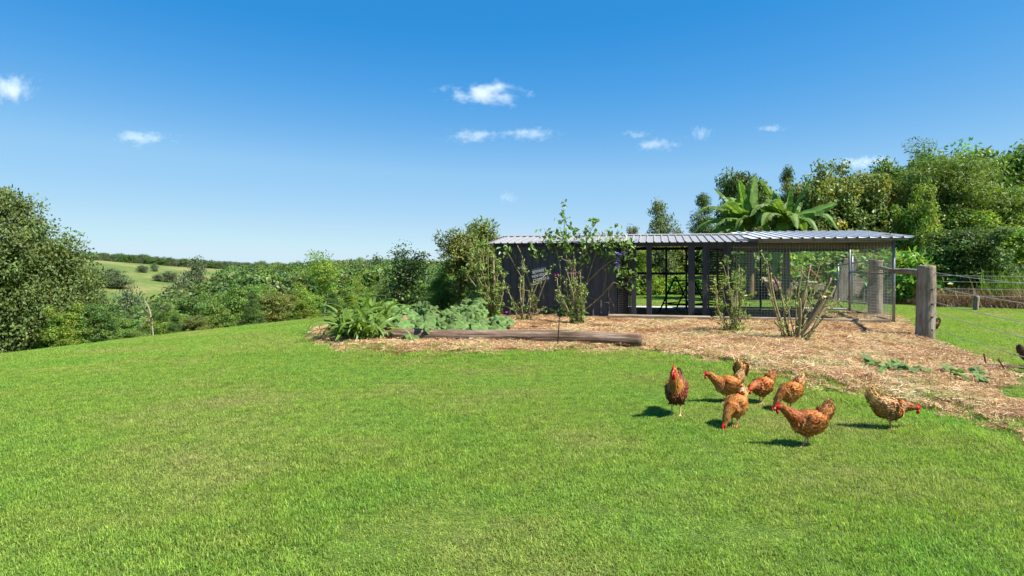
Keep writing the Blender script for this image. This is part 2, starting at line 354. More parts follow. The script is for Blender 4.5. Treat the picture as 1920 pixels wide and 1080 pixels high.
def build_bed():
    xs = np.arange(-7, 12.5, 0.09); ys = np.arange(4.6, 23, 0.09); X, Y = np.meshgrid(xs, ys); d = poly_dist(X, Y, BED) + 0.16 * (vnoise(X*4, Y*4, 5) - 0.5)
    Z = H(X, Y) + np.where(d > -0.02, bed_z(X, Y), -0.05)
    keep = d > -0.05; ny, nx = X.shape; idx = np.arange(nx*ny).reshape(ny, nx)
    q = np.stack([idx[:-1,:-1], idx[:-1,1:], idx[1:,1:], idx[1:,:-1]], -1)[keep[:-1,:-1] & keep[1:,1:] & keep[:-1,1:] & keep[1:,:-1]]
    used = np.unique(q); mp = np.zeros(nx*ny, int); mp[used] = np.arange(len(used))
    V = np.stack([X.ravel(), Y.ravel(), Z.ravel()], 1)[used]
    o = link('mulch_bed', mesh_np('mulch_bed', V, mp[q], M['mulch'], smooth=True)); tag(o, 'red brown mulch bed around the chicken coop', 'ground', kind='structure')
build_bed()

# ---------------------------------------------------------------- scatter through geometry nodes (stuff only)
def scatter(name, pts, rot, scl, idx, protos, label, cat, kind='stuff'):
    coll = bpy.data.collections.new(name + '_pieces')
    for i, me in enumerate(protos): coll.objects.link(bpy.data.objects.new('%s_piece_%02d' % (name, i), me))
    me = bpy.data.meshes.new(name); n = len(pts)
    me.vertices.add(n); me.vertices.foreach_set('co', np.asarray(pts, np.float32).ravel())
    a = me.attributes.new('rot', 'FLOAT_VECTOR', 'POINT'); a.data.foreach_set('vector', np.asarray(rot, np.float32).ravel())
    a = me.attributes.new('scl', 'FLOAT_VECTOR', 'POINT'); a.data.foreach_set('vector', np.asarray(scl, np.float32).ravel())
    a = me.attributes.new('idx', 'INT', 'POINT'); a.data.foreach_set('value', np.asarray(idx, np.int32))
    o = link(name, me); tag(o, label, cat, kind=kind)
    ng = bpy.data.node_groups.new(name + '_nodes', 'GeometryNodeTree')
    ng.interface.new_socket('Geometry', in_out='INPUT', socket_type='NodeSocketGeometry'); ng.interface.new_socket('Geometry', in_out='OUTPUT', socket_type='NodeSocketGeometry')
    gi = ng.nodes.new('NodeGroupInput'); go = ng.nodes.new('NodeGroupOutput'); ip = ng.nodes.new('GeometryNodeInstanceOnPoints')
    ci = ng.nodes.new('GeometryNodeCollectionInfo'); ci.inputs['Collection'].default_value = coll; ci.inputs['Separate Children'].default_value = True; ci.inputs['Reset Children'].default_value = True
    ip.inputs['Pick Instance'].default_value = True
    def na(nm, ty):
        q = ng.nodes.new('GeometryNodeInputNamedAttribute'); q.data_type = ty; q.inputs['Name'].default_value = nm; return q.outputs['Attribute']
    ng.links.new(gi.outputs[0], ip.inputs['Points']); ng.links.new(ci.outputs[0], ip.inputs['Instance'])
    ng.links.new(na('idx', 'INT'), ip.inputs['Instance Index']); ng.links.new(na('scl', 'FLOAT_VECTOR'), ip.inputs['Scale'])
    e2r = ng.nodes.new('FunctionNodeEulerToRotation'); ng.links.new(na('rot', 'FLOAT_VECTOR'), e2r.inputs[0]); ng.links.new(e2r.outputs[0], ip.inputs['Rotation'])
    ng.links.new(ip.outputs[0], go.inputs[0])
    md = o.modifiers.new('scatter', 'NODES'); md.node_group = ng
    return o
def tilt_euler(x, y, yaw):
    e = 0.3; nx = -(H(x + e, y) - H(x - e, y)) / (2*e); ny = -(H(x, y + e) - H(x, y - e)) / (2*e); out = []
    for a, b, w in zip(nx, ny, yaw):
        q = Vector((0, 0, 1)).rotation_difference(Vector((a, b, 1)).normalized()); out.append((q.to_matrix() @ Matrix.Rotation(w, 3, 'Z')).to_euler()[:])
    return np.array(out)

def grass_patch(seed, size=0.5, n=2300, lmin=0.018, lmax=0.042, w=0.0032):
    r = np.random.default_rng(seed)
    cx = r.uniform(-size/2, size/2, (n, 2)) ; yaw = r.uniform(0, 2*PI, n); ln = r.uniform(lmin, lmax, n); lean = np.abs(r.normal(0.75, 0.35, n)); wd = w * r.uniform(0.7, 1.5, n)
    d = np.stack([np.cos(yaw), np.sin(yaw)], 1); s = np.stack([-np.sin(yaw), np.cos(yaw)], 1)
    def pt(t, bend): hx = ln * t * np.sin(lean * bend); hz = ln * t * np.cos(lean * bend); return np.concatenate([cx + d * hx[:, None], hz[:, None]], 1)
    p0 = pt(0, 1); p1 = pt(0.55, 0.75); p2 = pt(1.0, 1.15); S = np.concatenate([s, np.zeros((n, 1))], 1) * wd[:, None]
    V = np.stack([p0 - S/2, p0 + S/2, p1 + S*0.45, p1 - S*0.45, p2], 1).reshape(-1, 3); V[:, 2] -= 0.003
    b = np.arange(n)[:, None] * 5
    F = [tuple(q) for q in (b + np.array([[0, 1, 2, 3]]))] + [tuple(q) for q in (b + np.array([[3, 2, 4]]))]
    dry = r.random(n) < 0.08; sh = r.uniform(0.5, 1.5, n)
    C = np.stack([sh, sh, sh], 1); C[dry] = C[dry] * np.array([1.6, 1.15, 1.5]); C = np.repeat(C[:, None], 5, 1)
    C[:, :2] *= 0.6; C[:, 4] *= 1.15  # painted shading: dark bases for gaps between blades, lighter tips for highlights
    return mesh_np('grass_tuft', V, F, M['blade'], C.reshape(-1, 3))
def build_grass():
    r = np.random.default_rng(5)
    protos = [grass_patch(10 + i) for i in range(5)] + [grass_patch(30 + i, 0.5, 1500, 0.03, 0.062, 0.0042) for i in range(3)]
    pts = []; st = 0.30
    for y in np.arange(2.6, 31, st):
        half = 0.86 * y + 1.0
        for x in np.arange(-half, half, st):
            pts.append((x + r.uniform(-.07, .07), y + r.uniform(-.07, .07)))
    p = np.array(pts); s = -0.92*p[:,0] + 0.386*p[:,1]
    d = poly_dist(p[:,0], p[:,1], BED)
    k = (d < -0.16 - 0.12 * r.random(len(p))) & (s < 26) & ~((p[:,1] > 22) & (p[:,0] < -1)); p = p[k]
    # keep clear of the coop slab
    q = (p - CO); u = q @ EX; v = q @ EY; p = p[~((u > -0.3) & (u < 10.4) & (v > -0.3) & (v < 4.9) )]
    n = len(p); far = p[:,1] > 11
    idx = np.where(far, r.integers(5, 8, n), r.integers(0, 5, n)); sc = r.uniform(0.85, 1.12, n); zz = sc * r.uniform(0.8, 1.15, n) * (0.65 + 0.7*vnoise(p[:,0]*0.8, p[:,1]*0.8, 12))
    zz = np.where((vnoise(p[:,0]*1.9, p[:,1]*1.9, 21) > 0.86) & (p[:,0] > -1), zz*0.35, zz)
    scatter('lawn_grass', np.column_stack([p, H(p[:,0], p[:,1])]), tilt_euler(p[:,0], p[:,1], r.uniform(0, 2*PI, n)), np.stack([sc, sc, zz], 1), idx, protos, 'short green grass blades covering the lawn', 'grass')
    # thin tufts creeping into the bed edge
    e = []
    for i in range(1700):
        j = r.integers(0, 19); a = BED[j]; b = BED[j+1]; t = r.random(); q = a + (b - a) * t; nn = np.array((-(b-a)[1], (b-a)[0])); nn /= np.linalg.norm(nn); e.append(q + nn * (r.normal(-0.08, 0.09) if r.random() < 0.6 else r.normal(0.0, 0.33)))
    e = np.array(e); sm = [grass_patch(50 + i, 0.22, 150, 0.03, 0.07, 0.0036) for i in range(4)]; n = len(e); sc = r.uniform(0.7, 1.3, n)
    scatter('bed_edge_grass', np.column_stack([e, HB(e[:,0], e[:,1])]), np.stack([np.zeros(n), np.zeros(n), r.uniform(0, 6.28, n)], 1), np.stack([sc]*3, 1), r.integers(0, 4, n), sm, 'ragged grass tufts along the mulch edge', 'grass')
build_grass()
def straw_patch(seed, size, n, l0, l1, w=0.0035):
    r = np.random.default_rng(seed); c = np.column_stack([r.uniform(-size/2, size/2, (n, 2)), r.uniform(0.002, 0.03, n)])
    yaw = r.uniform(0, 2*PI, n); ln = r.uniform(l0, l1, n); pit = r.normal(0, 0.22, n)
    d = np.stack([np.cos(yaw)*np.cos(pit), np.sin(yaw)*np.cos(pit), np.sin(pit)], 1); s = np.stack([-np.sin(yaw), np.cos(yaw), r.normal(0, 0.5, n)], 1)
    wd = (w * r.uniform(0.6, 1.6, n))[:, None]; a = c - d*ln[:, None]/2; b = c + d*ln[:, None]/2; mid = c + np.column_stack([r.normal(0, 0.006, (n, 2)), r.uniform(0, 0.012, n)])
    V = np.stack([a - s*wd/2, a + s*wd/2, mid + s*wd/2, mid - s*wd/2, b + s*wd/3, b - s*wd/3], 1).reshape(-1, 3); q = np.arange(n)[:, None]*6
    F = np.concatenate([q + np.array([[0, 1, 2, 3]]), q + np.array([[3, 2, 4, 5]])])
    sh = r.uniform(0.55, 1.3, n); C = np.stack([sh, sh*r.uniform(0.85, 1.05, n), sh*r.uniform(0.7, 1.15, n)], 1); red = r.random(n) < 0.25; C[red] *= np.array([0.72, 0.55, 0.46])
    return mesh_np('straw_tuft', V, F, M['straw'], np.repeat(C, 6, 0))
def build_straw():
    r = np.random.default_rng(8); protos = [straw_patch(i, 0.5, 330, 0.05, 0.2) for i in range(4)] + [straw_patch(40 + i, 0.4, 420, 0.02, 0.075, 0.0042) for i in range(3)]
    xs = np.arange(-7, 12.5, 0.27); ys = np.arange(4.6, 20, 0.27); X, Y = np.meshgrid(xs, ys); p = np.column_stack([X.ravel(), Y.ravel()]) + r.uniform(-.12, .12, (X.size, 2))
    d = poly_dist(p[:,0], p[:,1], BED); q = (p - CO); u = q @ EX; v = q @ EY
    k = (d > 0.02) & ~((u > 0) & (u < 6.2) & (v > -0.05) & (v < 4.6)); p = p[k]; d = d[k]; n = len(p)
    fine = (d < 0.45 + 0.35*(vnoise(p[:,0]*1.5, p[:,1]*1.5, 4)-0.5)) | (vnoise(p[:,0]*0.9, p[:,1]*0.9, 6) > 0.68) | (p[:,0] < -0.8)
    keep = ~fine | (r.random(n) < 0.85); p = p[keep]; fine = fine[keep]; n = len(p)
    idx = np.where(fine, r.integers(4, 7, n), r.integers(0, 4, n)); sc = r.uniform(0.8, 1.15, n)
    scatter('straw_cover', np.column_stack([p, HB(p[:,0], p[:,1]) + 0.003]), np.stack([r.normal(0, .06, n), r.normal(0, .06, n), r.uniform(0, 6.28, n)], 1), np.stack([sc, sc, sc*r.uniform(.7, 1.6, n)], 1), idx, protos, 'loose pale straw strewn over the mulch bed', 'straw')
build_straw()
# ---------------------------------------------------------------- chicken coop and run
def sheet_profile(width, ribs, rib_h, rib_w):
    """cross-section (x, z) of a ribbed sheet"""
    pts = []; pitch = width / ribs
    for i in range(ribs):
        x0 = i * pitch
        pts += [(x0, 0), (x0 + pitch - rib_w, 0), (x0 + pitch - rib_w*0.72, rib_h), (x0 + pitch - rib_w*0.28, rib_h)]
    pts.append((width, 0)); return pts
def ribbed(width, ribs, rib_h, rib_w, length, mats, t=0.003):
    """sheet lying in x (width) / y (length), ribs up; top face material 0, underside 1"""
    pr = sheet_profile(width, ribs, rib_h, rib_w); k = len(pr); V = []; F = []; MI = []
    for dz in (0, -t):
        for yy in (0, length): V += [(x, yy, z + dz) for x, z in pr]
    for i in range(k - 1):
        F.append((i, i+1, k+i+1, k+i)); MI.append(0)
        F.append((2*k+i, 3*k+i, 3*k+i+1, 2*k+i+1)); MI.append(1)
        F.append((i+1, i, 2*k+i, 2*k+i+1)); MI.append(0)
        F.append((k+i, k+i+1, 3*k+i+1, 3*k+i)); MI.append(0)
    return mesh_np('sheet', V, F, mats, mi=MI)
def build_coop():
    c = empty('chicken_coop', tuple(cw(0, 0, 0)), CR)
    tag(c, 'long charcoal chicken coop with ribbed metal roof and wire run', 'coop')
    EH, RH, EH2 = 2.10, 2.36, 2.145
    # front cladding: sheets stand upright, ribs to the front
    wd = 0.84; wall = ribbed(wd, 4, 0.026, 0.05, 2.0, [M['charcoal'], M['charcoal']])
    for i in range(4): o = link('wall_sheet', wall, c, (i*wd + 0.0, 0.0, 0.05), (PI/2, 0, 0))
    for i in range(4): link('wall_sheet', wall, c, (0.0, 3.62 - i*wd - 0.1, 0.05), (PI/2, 0, -PI/2))      # left end
    for i in range(4): link('wall_sheet', wall, c, (3.36 - i*wd, 3.7, 0.05), (PI/2, 0, PI))               # rear of the closed room
    for i in range(4): link('wall_sheet', wall, c, (3.42, 0.10 + i*wd, 0.05), (PI/2, 0, PI/2))            # partition
    m = MB(); m.box((-0.03, -0.03, 0), (0.03, 0.05, 2.08), bev=0.004); m.build('corner_flashing', M['charcoal'], c)
    # posts of the front
    def post(u0, u1, h=2.1, v0=-0.06, v1=0.06): MB().box((u0, v0, 0.02), (u1, v1, h), bev=0.006).build('post', M['charcoal_wood'], c)
    for a, b in ((3.73, 3.86), (4.13, 4.27), (5.20, 5.36), (5.56, 5.68), (6.14, 6.27)): post(a, b)
    MB().box((-0.05, -0.05, 2.0), (6.9, 0.03, 2.085), bev=0.004).build('top_plate', M['charcoal_wood'], c)
    MB().box((4.28, -0.045, 0.02), (5.19, 0.045, 0.10), bev=0.004).build('door_sill', M['charcoal_wood'], c)
    MB().box((3.865, -0.03, 1.13), (4.125, 0.03, 1.21), bev=0.004).build('mid_rail', M['charcoal_wood'], c)
    MB().box((5.37, -0.03, 1.13), (5.55, 0.03, 1.21), bev=0.004).build('mid_rail', M['charcoal_wood'], c)
    MB().box((5.37, -0.035, 0.02), (5.55, 0.035, 0.09), bev=0.004).build('bottom_rail', M['charcoal_wood'], c)
    # louvred shutters: frame and slats
    def shutter(u0, u1, z0, z1, open_, n):
        s = empty('shutter'); s.parent = c
        f = MB(); f.box((u0, -0.035, z0), (u0+0.045, 0.03, z1)); f.box((u1-0.045, -0.035, z0), (u1, 0.03, z1))
        for zz in (z0, (z0+z1)/2 - 0.03, z1-0.07): f.box((u0+0.046, -0.034, zz), (u1-0.046, 0.029, zz+0.07))
        f.build('frame', M['charcoal_wood'], s)
        sl = MB().box((u0+0.05, -0.004, -0.032), (u1-0.05, 0.004, 0.032)).mesh('slat', M['charcoal_wood'])
        for k in range(n):
            z = z0 + 0.10 + (z1 - z0 - 0.20) * (k + 0.5) / n
            link('slat', sl, s, (0, -0.005, z), (open_, 0, 0))
    shutter(3.375, 3.72, 0.06, 2.0, math.radians(38), 30)
    shutter(5.69, 6.13, 0.06, 2.0, math.radians(62), 26)
    # rear frame, seen through the openings
    def rp(u, v, h, r=0.03): MB().box((u-r, v-r, 0.0), (u+r, v+r, h)).build('rear_post', M['black_steel'], c)
    for u in (3.47, 4.70, 5.32, 6.27): rp(u, 3.66, 2.02)
    MB().box((3.5, 3.63, 1.96), (6.4, 3.69, 2.05)).build('rear_plate', M['black_steel'], c)
    MB().box((3.51, 3.645, 1.17), (5.28, 3.68, 1.25)).build('rear_rail', M['black_steel'], c)
    MB().box((5.36, 3.645, 1.17), (6.23, 3.68, 1.25)).build('rear_rail', M['black_steel'], c)
    MB().box((4.74, 3.645, 0.20), (6.23, 3.68, 0.26)).build('rear_rail', M['black_steel'], c)
    # inner wire partition with a frame
    p = MB(); p.bar((5.35, 0.5, 1.98), (5.35, 3.6, 1.98), 0.05, 0.05); p.bar((5.35, 0.12, 0.03), (5.35, 0.12, 2.02), 0.06, 0.06); p.bar((5.35, 1.9, 0.03), (5.35, 1.9, 1.95), 0.045, 0.045)
    p.bar((5.35, 0.16, 1.1), (5.35, 3.6, 1.1), 0.04, 0.04); p.build('partition_frame', M['black_steel'], c)
    # wire mesh panels
    def wires(name, a, b, z0, z1, pitch, r, mt, zp=None):
        a = np.array(a, float); b = np.array(b, float); d = b - a; ln = np.linalg.norm(d); d /= ln; m = MB()
        for t in np.arange(pitch/2, ln, pitch): q = a + d*t; m.bar((q[0], q[1], z0), (q[0], q[1], z1), r, r)
        for z in np.arange(z0 + pitch/2, z1, zp or pitch): m.bar((a[0], a[1], z), (b[0], b[1], z), r, r)
        o = m.build(name, mt, c); o['kind'] = 'stuff'; return o
    wires('wire_mesh', (3.5, 3.7), (6.2, 3.7), 0.02, 1.95, 0.06, 0.0022, M['black_steel'])
    wires('wire_mesh', (6.30, -0.02), (10.05, -0.02), 0.12, 2.02, 0.075, 0.0050, M['wire'])
    wires('wire_mesh', (10.08, 0.05), (10.08, 3.6), 0.10, 1.95, 0.075, 0.0050, M['wire'])
    wires('wire_mesh', (6.35, 3.66), (10.0, 3.66), 0.10, 1.92, 0.075, 0.0048, M['wire'])
    # run frame: steel pipe
    def pipe(name, a, b, r, mt='galv'): return MB().tube([a, (np.array(a)+np.array(b))/2, b], r, 10).build(name, M[mt], c, True)
    pipe('run_post', (10.08, 0.0, -0.02), (10.08, 0.0, 2.14), 0.036)
    pipe('run_post', (10.08, 3.66, -0.05), (10.08, 3.66, 2.3), 0.034)
    pipe('run_post', (7.55, 3.66, 0.0), (7.55, 3.66, 2.25), 0.030, 'black_steel')
    pipe('run_rail', (6.3, 0.0, 0.10), (10.05, 0.0, 0.06), 0.028, 'rust')
    pipe('run_rail', (6.35, 3.66, 0.16), (10.04, 3.66, 0.16), 0.028, 'galv')
    pipe('run_rail', (10.08, 0.04, 1.28), (10.08, 3.62, 1.28), 0.022)
    pipe('run_rail', (10.08, 0.04, 0.14), (10.08, 3.62, 0.14), 0.022)
    pipe('run_rail', (6.3, 0.0, 2.10), (10.06, 0.0, 2.10), 0.026)
    # cream fascia strips under the run roof
    fs = ribbed(1.84, 8, 0.012, 0.05, 0.42, [M['cream_sheet'], M['cream_sheet']])
    for i in range(2): link('fascia_sheet', fs, c, (6.36 + i*1.845, 3.60, 1.93), (PI/2, 0, 0))
    MB().box((6.36, 3.565, 1.90), (10.04, 3.60, 1.96)).build('fascia_beam', M['black_steel'], c)
    fe = ribbed(1.78, 8, 0.012, 0.05, 0.34, [M['cream_sheet'], M['cream_sheet']])
    for i in range(2): link('fascia_sheet', fe, c, (10.03, 0.06 + i*1.785 + 1.78, 1.95 ), (PI/2, 0, -PI/2))
    # roof: main gable
    run = 1.85 + 0.18; sl = math.hypot(run, RH - EH); an = math.atan2(RH - EH, run)
    sh = ribbed(0.79, 4, 0.028, 0.055, sl, [M['roof_dark'], M['cream_sheet']])
    for i in range(9):
        x = -0.18 + i*0.79
        link('roof_sheet', sh, c, (x, -0.18, EH), (an, 0, 0))
        link('roof_sheet', sh, c, (x + 0.79, 3.70 + 0.18, EH - 0.02), (an, 0, PI))
    MB().add([(-0.2,1.70,RH+0.012),(6.95,1.70,RH+0.012),(6.95,1.85,RH+0.045),(-0.2,1.85,RH+0.045),(6.95,2.0,RH+0.012),(-0.2,2.0,RH+0.012)], [(0,1,2,3),(3,2,4,5)]).build('ridge_cap', M['roof_dark'], c)
    MB().add([(-0.195,-0.18,EH+0.03),(-0.195,1.85,RH+0.03),(-0.195,1.85,RH-0.09),(-0.195,-0.18,EH-0.06)], [(0,1,2,3)]).build('barge_board', M['charcoal'], c)
    # gable infill at the left end
    MB().add([(-0.01,0.0,2.0),(-0.01,3.7,2.0),(-0.01,3.7,2.09),(-0.01,1.85,2.33),(-0.01,0.0,2.11)], [(0,1,2,3,4)]).build('gable_panel', M['charcoal'], c)
    # roof: run, a single pitch rising to the rear, bare zinc
    ln = 4.55; rise = 0.36; an2 = math.atan2(rise, ln)
    sh2 = ribbed(0.75, 3, 0.034, 0.075, math.hypot(ln, rise), [M['roof_galv'], M['cream_sheet']])
    for i in range(5): link('roof_sheet', sh2, c, (6.72 + i*0.75, -0.30, EH2 + 0.03), (an2, 0, 0))
    for v, z in ((0.0, 2.13), (1.8, 2.27), (3.66, 2.42)):
        MB().box((6.4, v-0.03, z-0.03+0.02), (10.4, v+0.03, z+0.045)).build('purlin', M['galv'], c)
    return c
coop = build_coop()

def roost():
    r = empty('roost_ladder', tuple(cw(4.95, 2.3, 0.04)), CR); tag(r, 'black steel A-frame roosting ladder standing inside the coop', 'ladder')
    w = 1.1
    for s in (-1, 1):
        for x in (0.0, w): MB().bar((x, 0.0, 1.12), (x, s*0.55, 0), 0.035, 0.035).build('leg', M['black_steel'], r)
        for k, z in enumerate((0.98, 0.62, 0.28)): MB().bar((0.02, s*0.55*(1-z/1.12), z), (w-0.02, s*0.55*(1-z/1.12), z), 0.03, 0.03).build('rung', M['black_steel'], r)
    r.rotation_euler[2] += math.radians(62)
roost()
sl = MB().box((3.2, 4.1, -0.05), (6.6, 4.75, 0.09), bev=0.02).build('concrete_slab', M['concrete']); sl.location = tuple(cw(0, 0, 0)); sl.rotation_euler[2] = CR
tag(sl, 'pale concrete slab strip on the lawn behind the coop', 'slab')
def coarse(m, seed, amp):
    r = np.random.default_rng(seed); co = np.empty(len(m.vertices)*3, np.float32); m.vertices.foreach_get('co', co); co = co.reshape(-1, 3); co += r.normal(0, amp, co.shape); m.vertices.foreach_set('co', co.ravel()); m.update()
def sleeper(u0, u1, v, h, label, seed, w=0.22):
    m = MB().box((0, -w/2, -0.05), (u1-u0, w/2, h), bev=0.015).mesh('sleeper', M['sleeper'])
    q = cw(u0, v); o = link('timber_sleeper', m, None, (q[0], q[1], float(HB(q[0], q[1]))-0.01), (0, 0, CR)); tag(o, label, 'sleeper', 'timber sleepers edging the coop'); coarse(m, seed, 0.004)
sleeper(3.15, 5.75, -0.38, 0.12, 'grey timber sleeper lying as a step before the coop door', 1, 0.34)
sleeper(0.1, 3.1, -0.30, 0.07, 'low brown timber sleeper along the ribbed coop wall', 2, 0.12)
sleeper(5.8, 9.9, -0.30, 0.12, 'long low timber sleeper edging the front of the wire run', 3, 0.14)

# ---------------------------------------------------------------- timber: log, posts, rail, bench
def round_timber(name, a, b, ra, rb, mt, seed, n=22, k=26, flat=0.0, groove=0.05, top=None):
    r = np.random.default_rng(seed); a = np.array(a, float); b = np.array(b, float); d = b - a; ln = np.linalg.norm(d); d /= ln
    up = np.array((0, 0, 1.0)) if abs(d[2]) < 0.8 else np.array((0, 1.0, 0)); s = np.cross(d, up); s /= np.linalg.norm(s); u = np.cross(s, d)
    gro = r.normal(0, 1, n); lobes = r.uniform(0, 6.28, 3); V = []
    for i in range(k):
        t = i / (k - 1); rr = ra + (rb - ra) * t; off = 0.012 * (math.sin(t*5 + lobes[0]) * s + math.sin(t*7 + lobes[1]) * u) * ln / 3
        for j in range(n):
            th = 2*PI*j/n; q = rr * (1 + groove * gro[j] * (0.6 + 0.4*math.sin(t*9 + j)) + 0.04*math.sin(2*th + lobes[2] + t*2) + r.normal(0, 0.008))
            V.append(a + d*ln*t + off + q*(math.cos(th)*s + math.sin(th)*u))
    F = [(i*n+j, i*n+(j+1) % n, (i+1)*n+(j+1) % n, (i+1)*n+j) for i in range(k-1) for j in range(n)]
    ends = []
    for e, c0, q in ((0, a, -1), ((k-1)*n, b, 1)):
        ring = np.array(V[e:e+n]); cen = ring.mean(0); i0 = len(V)
        for f in (0.6, 0.0): V += [cen + (p - cen)*f + d*q*(r.uniform(-0.012, 0.012)) for p in ring]
        for lo, hi in ((e, i0), (i0, i0+n)):
            for j in range(n): ends.append((lo+(j+1) % n, lo+j, hi+j, hi+(j+1) % n) if q < 0 else (lo+j, lo+(j+1) % n, hi+(j+1) % n, hi+j))
    return mesh_np(name, V, [f for f in F] + ends, mt, smooth=True)
def log_():
    a = P(690, 630, 12.75); b = P(1203, 645, 11.65); a[2] = float(HB(a[0], a[1])) + 0.105; b[2] = float(HB(b[0], b[1])) + 0.085
    me = round_timber('garden_log', (0, 0, 0), tuple(b - a), 0.142, 0.118, M['log'], 4, 56, 70, groove=0.028)
    # bark grain follows the log: rotate the object so its length is local x
    ang = math.atan2((b-a)[1], (b-a)[0]); R = Matrix.Rotation(-ang, 4, 'Z'); me.transform(R)
    o = link('garden_log', me, None, tuple(a), (0, 0, ang)); tag(o, 'long weathered brown log edging the mulch bed at the lawn', 'log')
log_()
def fence_post(px, base, d, h, r, label, seed, holes=False):
    q = P(px, base, d); z = float(HB(q[0], q[1])); p = empty('strainer_post', (q[0], q[1], z)); tag(p, label, 'fence post')
    me = round_timber('post_body', (0, 0, -0.15), (0.02, 0, h), r*1.03, r*0.94, M['post'], seed, 26, 30, groove=0.035); link('post_body', me, p)
    if holes:
        for k, zz in enumerate((1.02, 0.72, 0.46, 0.2)):
            m = MB(); m.tube([(0.03, -r*0.80, zz), (0.03, -r*1.05, zz)], 0.018, 10); m.build('wire_hole', M['black_steel'], p)
    return p
post1 = fence_post(1735, 637, 13.06, 1.50, 0.168, 'thick grey timber strainer post nearest the camera, wires running to the right', 11, True)
post2 = fence_post(1641, 596, 18.1, 1.55, 0.19, 'thick dark timber strainer post standing beside the end of the wire run', 12)
a = np.array(post1.location) + np.array((-0.02, 0.16, 1.34)); b = np.array(post2.location) + np.array((0.0, -0.15, 1.32))
rl = link('fence_rail', round_timber('fence_rail', tuple(a), tuple(b), 0.06, 0.055, M['post'], 13, 16, 20, groove=0.03)); tag(rl, 'round timber rail joining the two thick fence posts', 'rail')
# wires running right along the bed edge, tied to an out-of-frame post
pe = np.array(on(6.55, 6.1)); ws = empty('wire_fence', tuple(post1.location)); tag(ws, 'sagging plain wires strung right from the thick grey post', 'wire fence')
l0 = np.array(post1.location)
for z0, z1 in ((1.36, 1.28), (1.06, 1.0), (0.76, 0.74), (0.55, 0.50), (0.22, 0.26)):
    A = l0 + np.array((0.13, -0.10, z0)); B = pe + np.array((0, 0, z1)); pts = [(A + (B-A)*t + np.array((0, 0, -0.05*4*t*(1-t)))) - l0 for t in np.linspace(0, 1, 14)]
    MB().tube(pts, 0.006, 5).build('wire', M['wire'], ws, True)
ep = link('end_post', round_timber('end_post', (0, 0, -0.1), (0, 0, 1.4), 0.09, 0.085, M['post'], 17, 16, 14), ws, tuple(pe - l0))
# far fence along the grass bank
ff = empty('bank_fence', at(1829, 20.6)); tag(ff, 'low wire fence on a short pale post by the dry grass bank', 'wire fence'); f0 = np.array(ff.location)
for px, d, h in ((1829, 20.6, 0.50), (1955, 20.0, 0.95)): link('fence_stake', round_timber('fence_stake', (0, 0, -0.1), (0.04, 0, h), 0.085, 0.08, M['post'], int(px), 14, 12), ff, tuple(np.array(at(px, d)) - f0))
for z in (1.15, 0.95, 0.72, 0.5):
    A = np.array(at(1745, 21.5)); B = np.array(at(1990, 19.8)); MB().tube([(A + (B-A)*t + np.array((0, 0, z - 0.1*t*(1-t)))) - f0 for t in np.linspace(0, 1, 9)], 0.0055, 5).build('wire', M['wire'], ff, True)
# leaning slab and gate behind the run
q = at(1573, 24.6); sl2 = link('leaning_slab', MB().box((-0.27, -0.06, -0.1), (0.27, 0.06, 1.72), bev=0.02).mesh('leaning_slab', M['post']), None, q, (0.05, math.radians(15), 0.1)); coarse(sl2.data, 5, 0.012)
tag(sl2, 'wide grey timber slab leaning right behind the wire run', 'timber slab')
q = at(1592, 25.0); sl3 = link('tilted_board', MB().box((-0.5, -0.03, -0.05), (0.5, 0.03, 0.62), bev=0.01).mesh('tilted_board', M['plank']), None, (q[0], q[1], q[2] + 0.45), (0, math.radians(18), 0.2)); tag(sl3, 'pale weathered board propped against the leaning slab', 'board')
gq = np.array(at(1598, 23.6)); g = empty('pipe_gate', tuple(gq)); tag(g, 'open rusty pipe gate between the leaning slab and dark post', 'gate')
def gp(nm, a, b, r=0.025, mt='galv'): MB().tube([a, (np.array(a)+np.array(b))/2, b], r, 8).build(nm, M[mt], g, True)
e2 = np.array(post2.location) - gq + np.array((-0.22, 0.05, 0))
gp('gate_stile', (0, 0, 0), (0, 0, 1.78), 0.04); gp('gate_rail', (-0.4, 0.2, 1.45), tuple(e2 + np.array((0, 0, 1.52)))); gp('gate_rail', (-0.4, 0.2, 0.12), tuple(e2 + np.array((0, 0, 0.3)))); gp('gate_stile', (-0.42, 0.2, 0.05), (-0.42, 0.2, 1.5), 0.03)
wm = MB()
for t in np.linspace(0.05, 0.95, 18):
    lo = np.array((-0.4, 0.2, 0.12))*(1-t) + (e2+np.array((0, 0, 0.3)))*t; hi = np.array((-0.4, 0.2, 1.45))*(1-t) + (e2+np.array((0, 0, 1.52)))*t; wm.bar(lo, hi, 0.005, 0.005)
o = wm.build('gate_wires', M['wire'], g); o['kind'] = 'stuff'
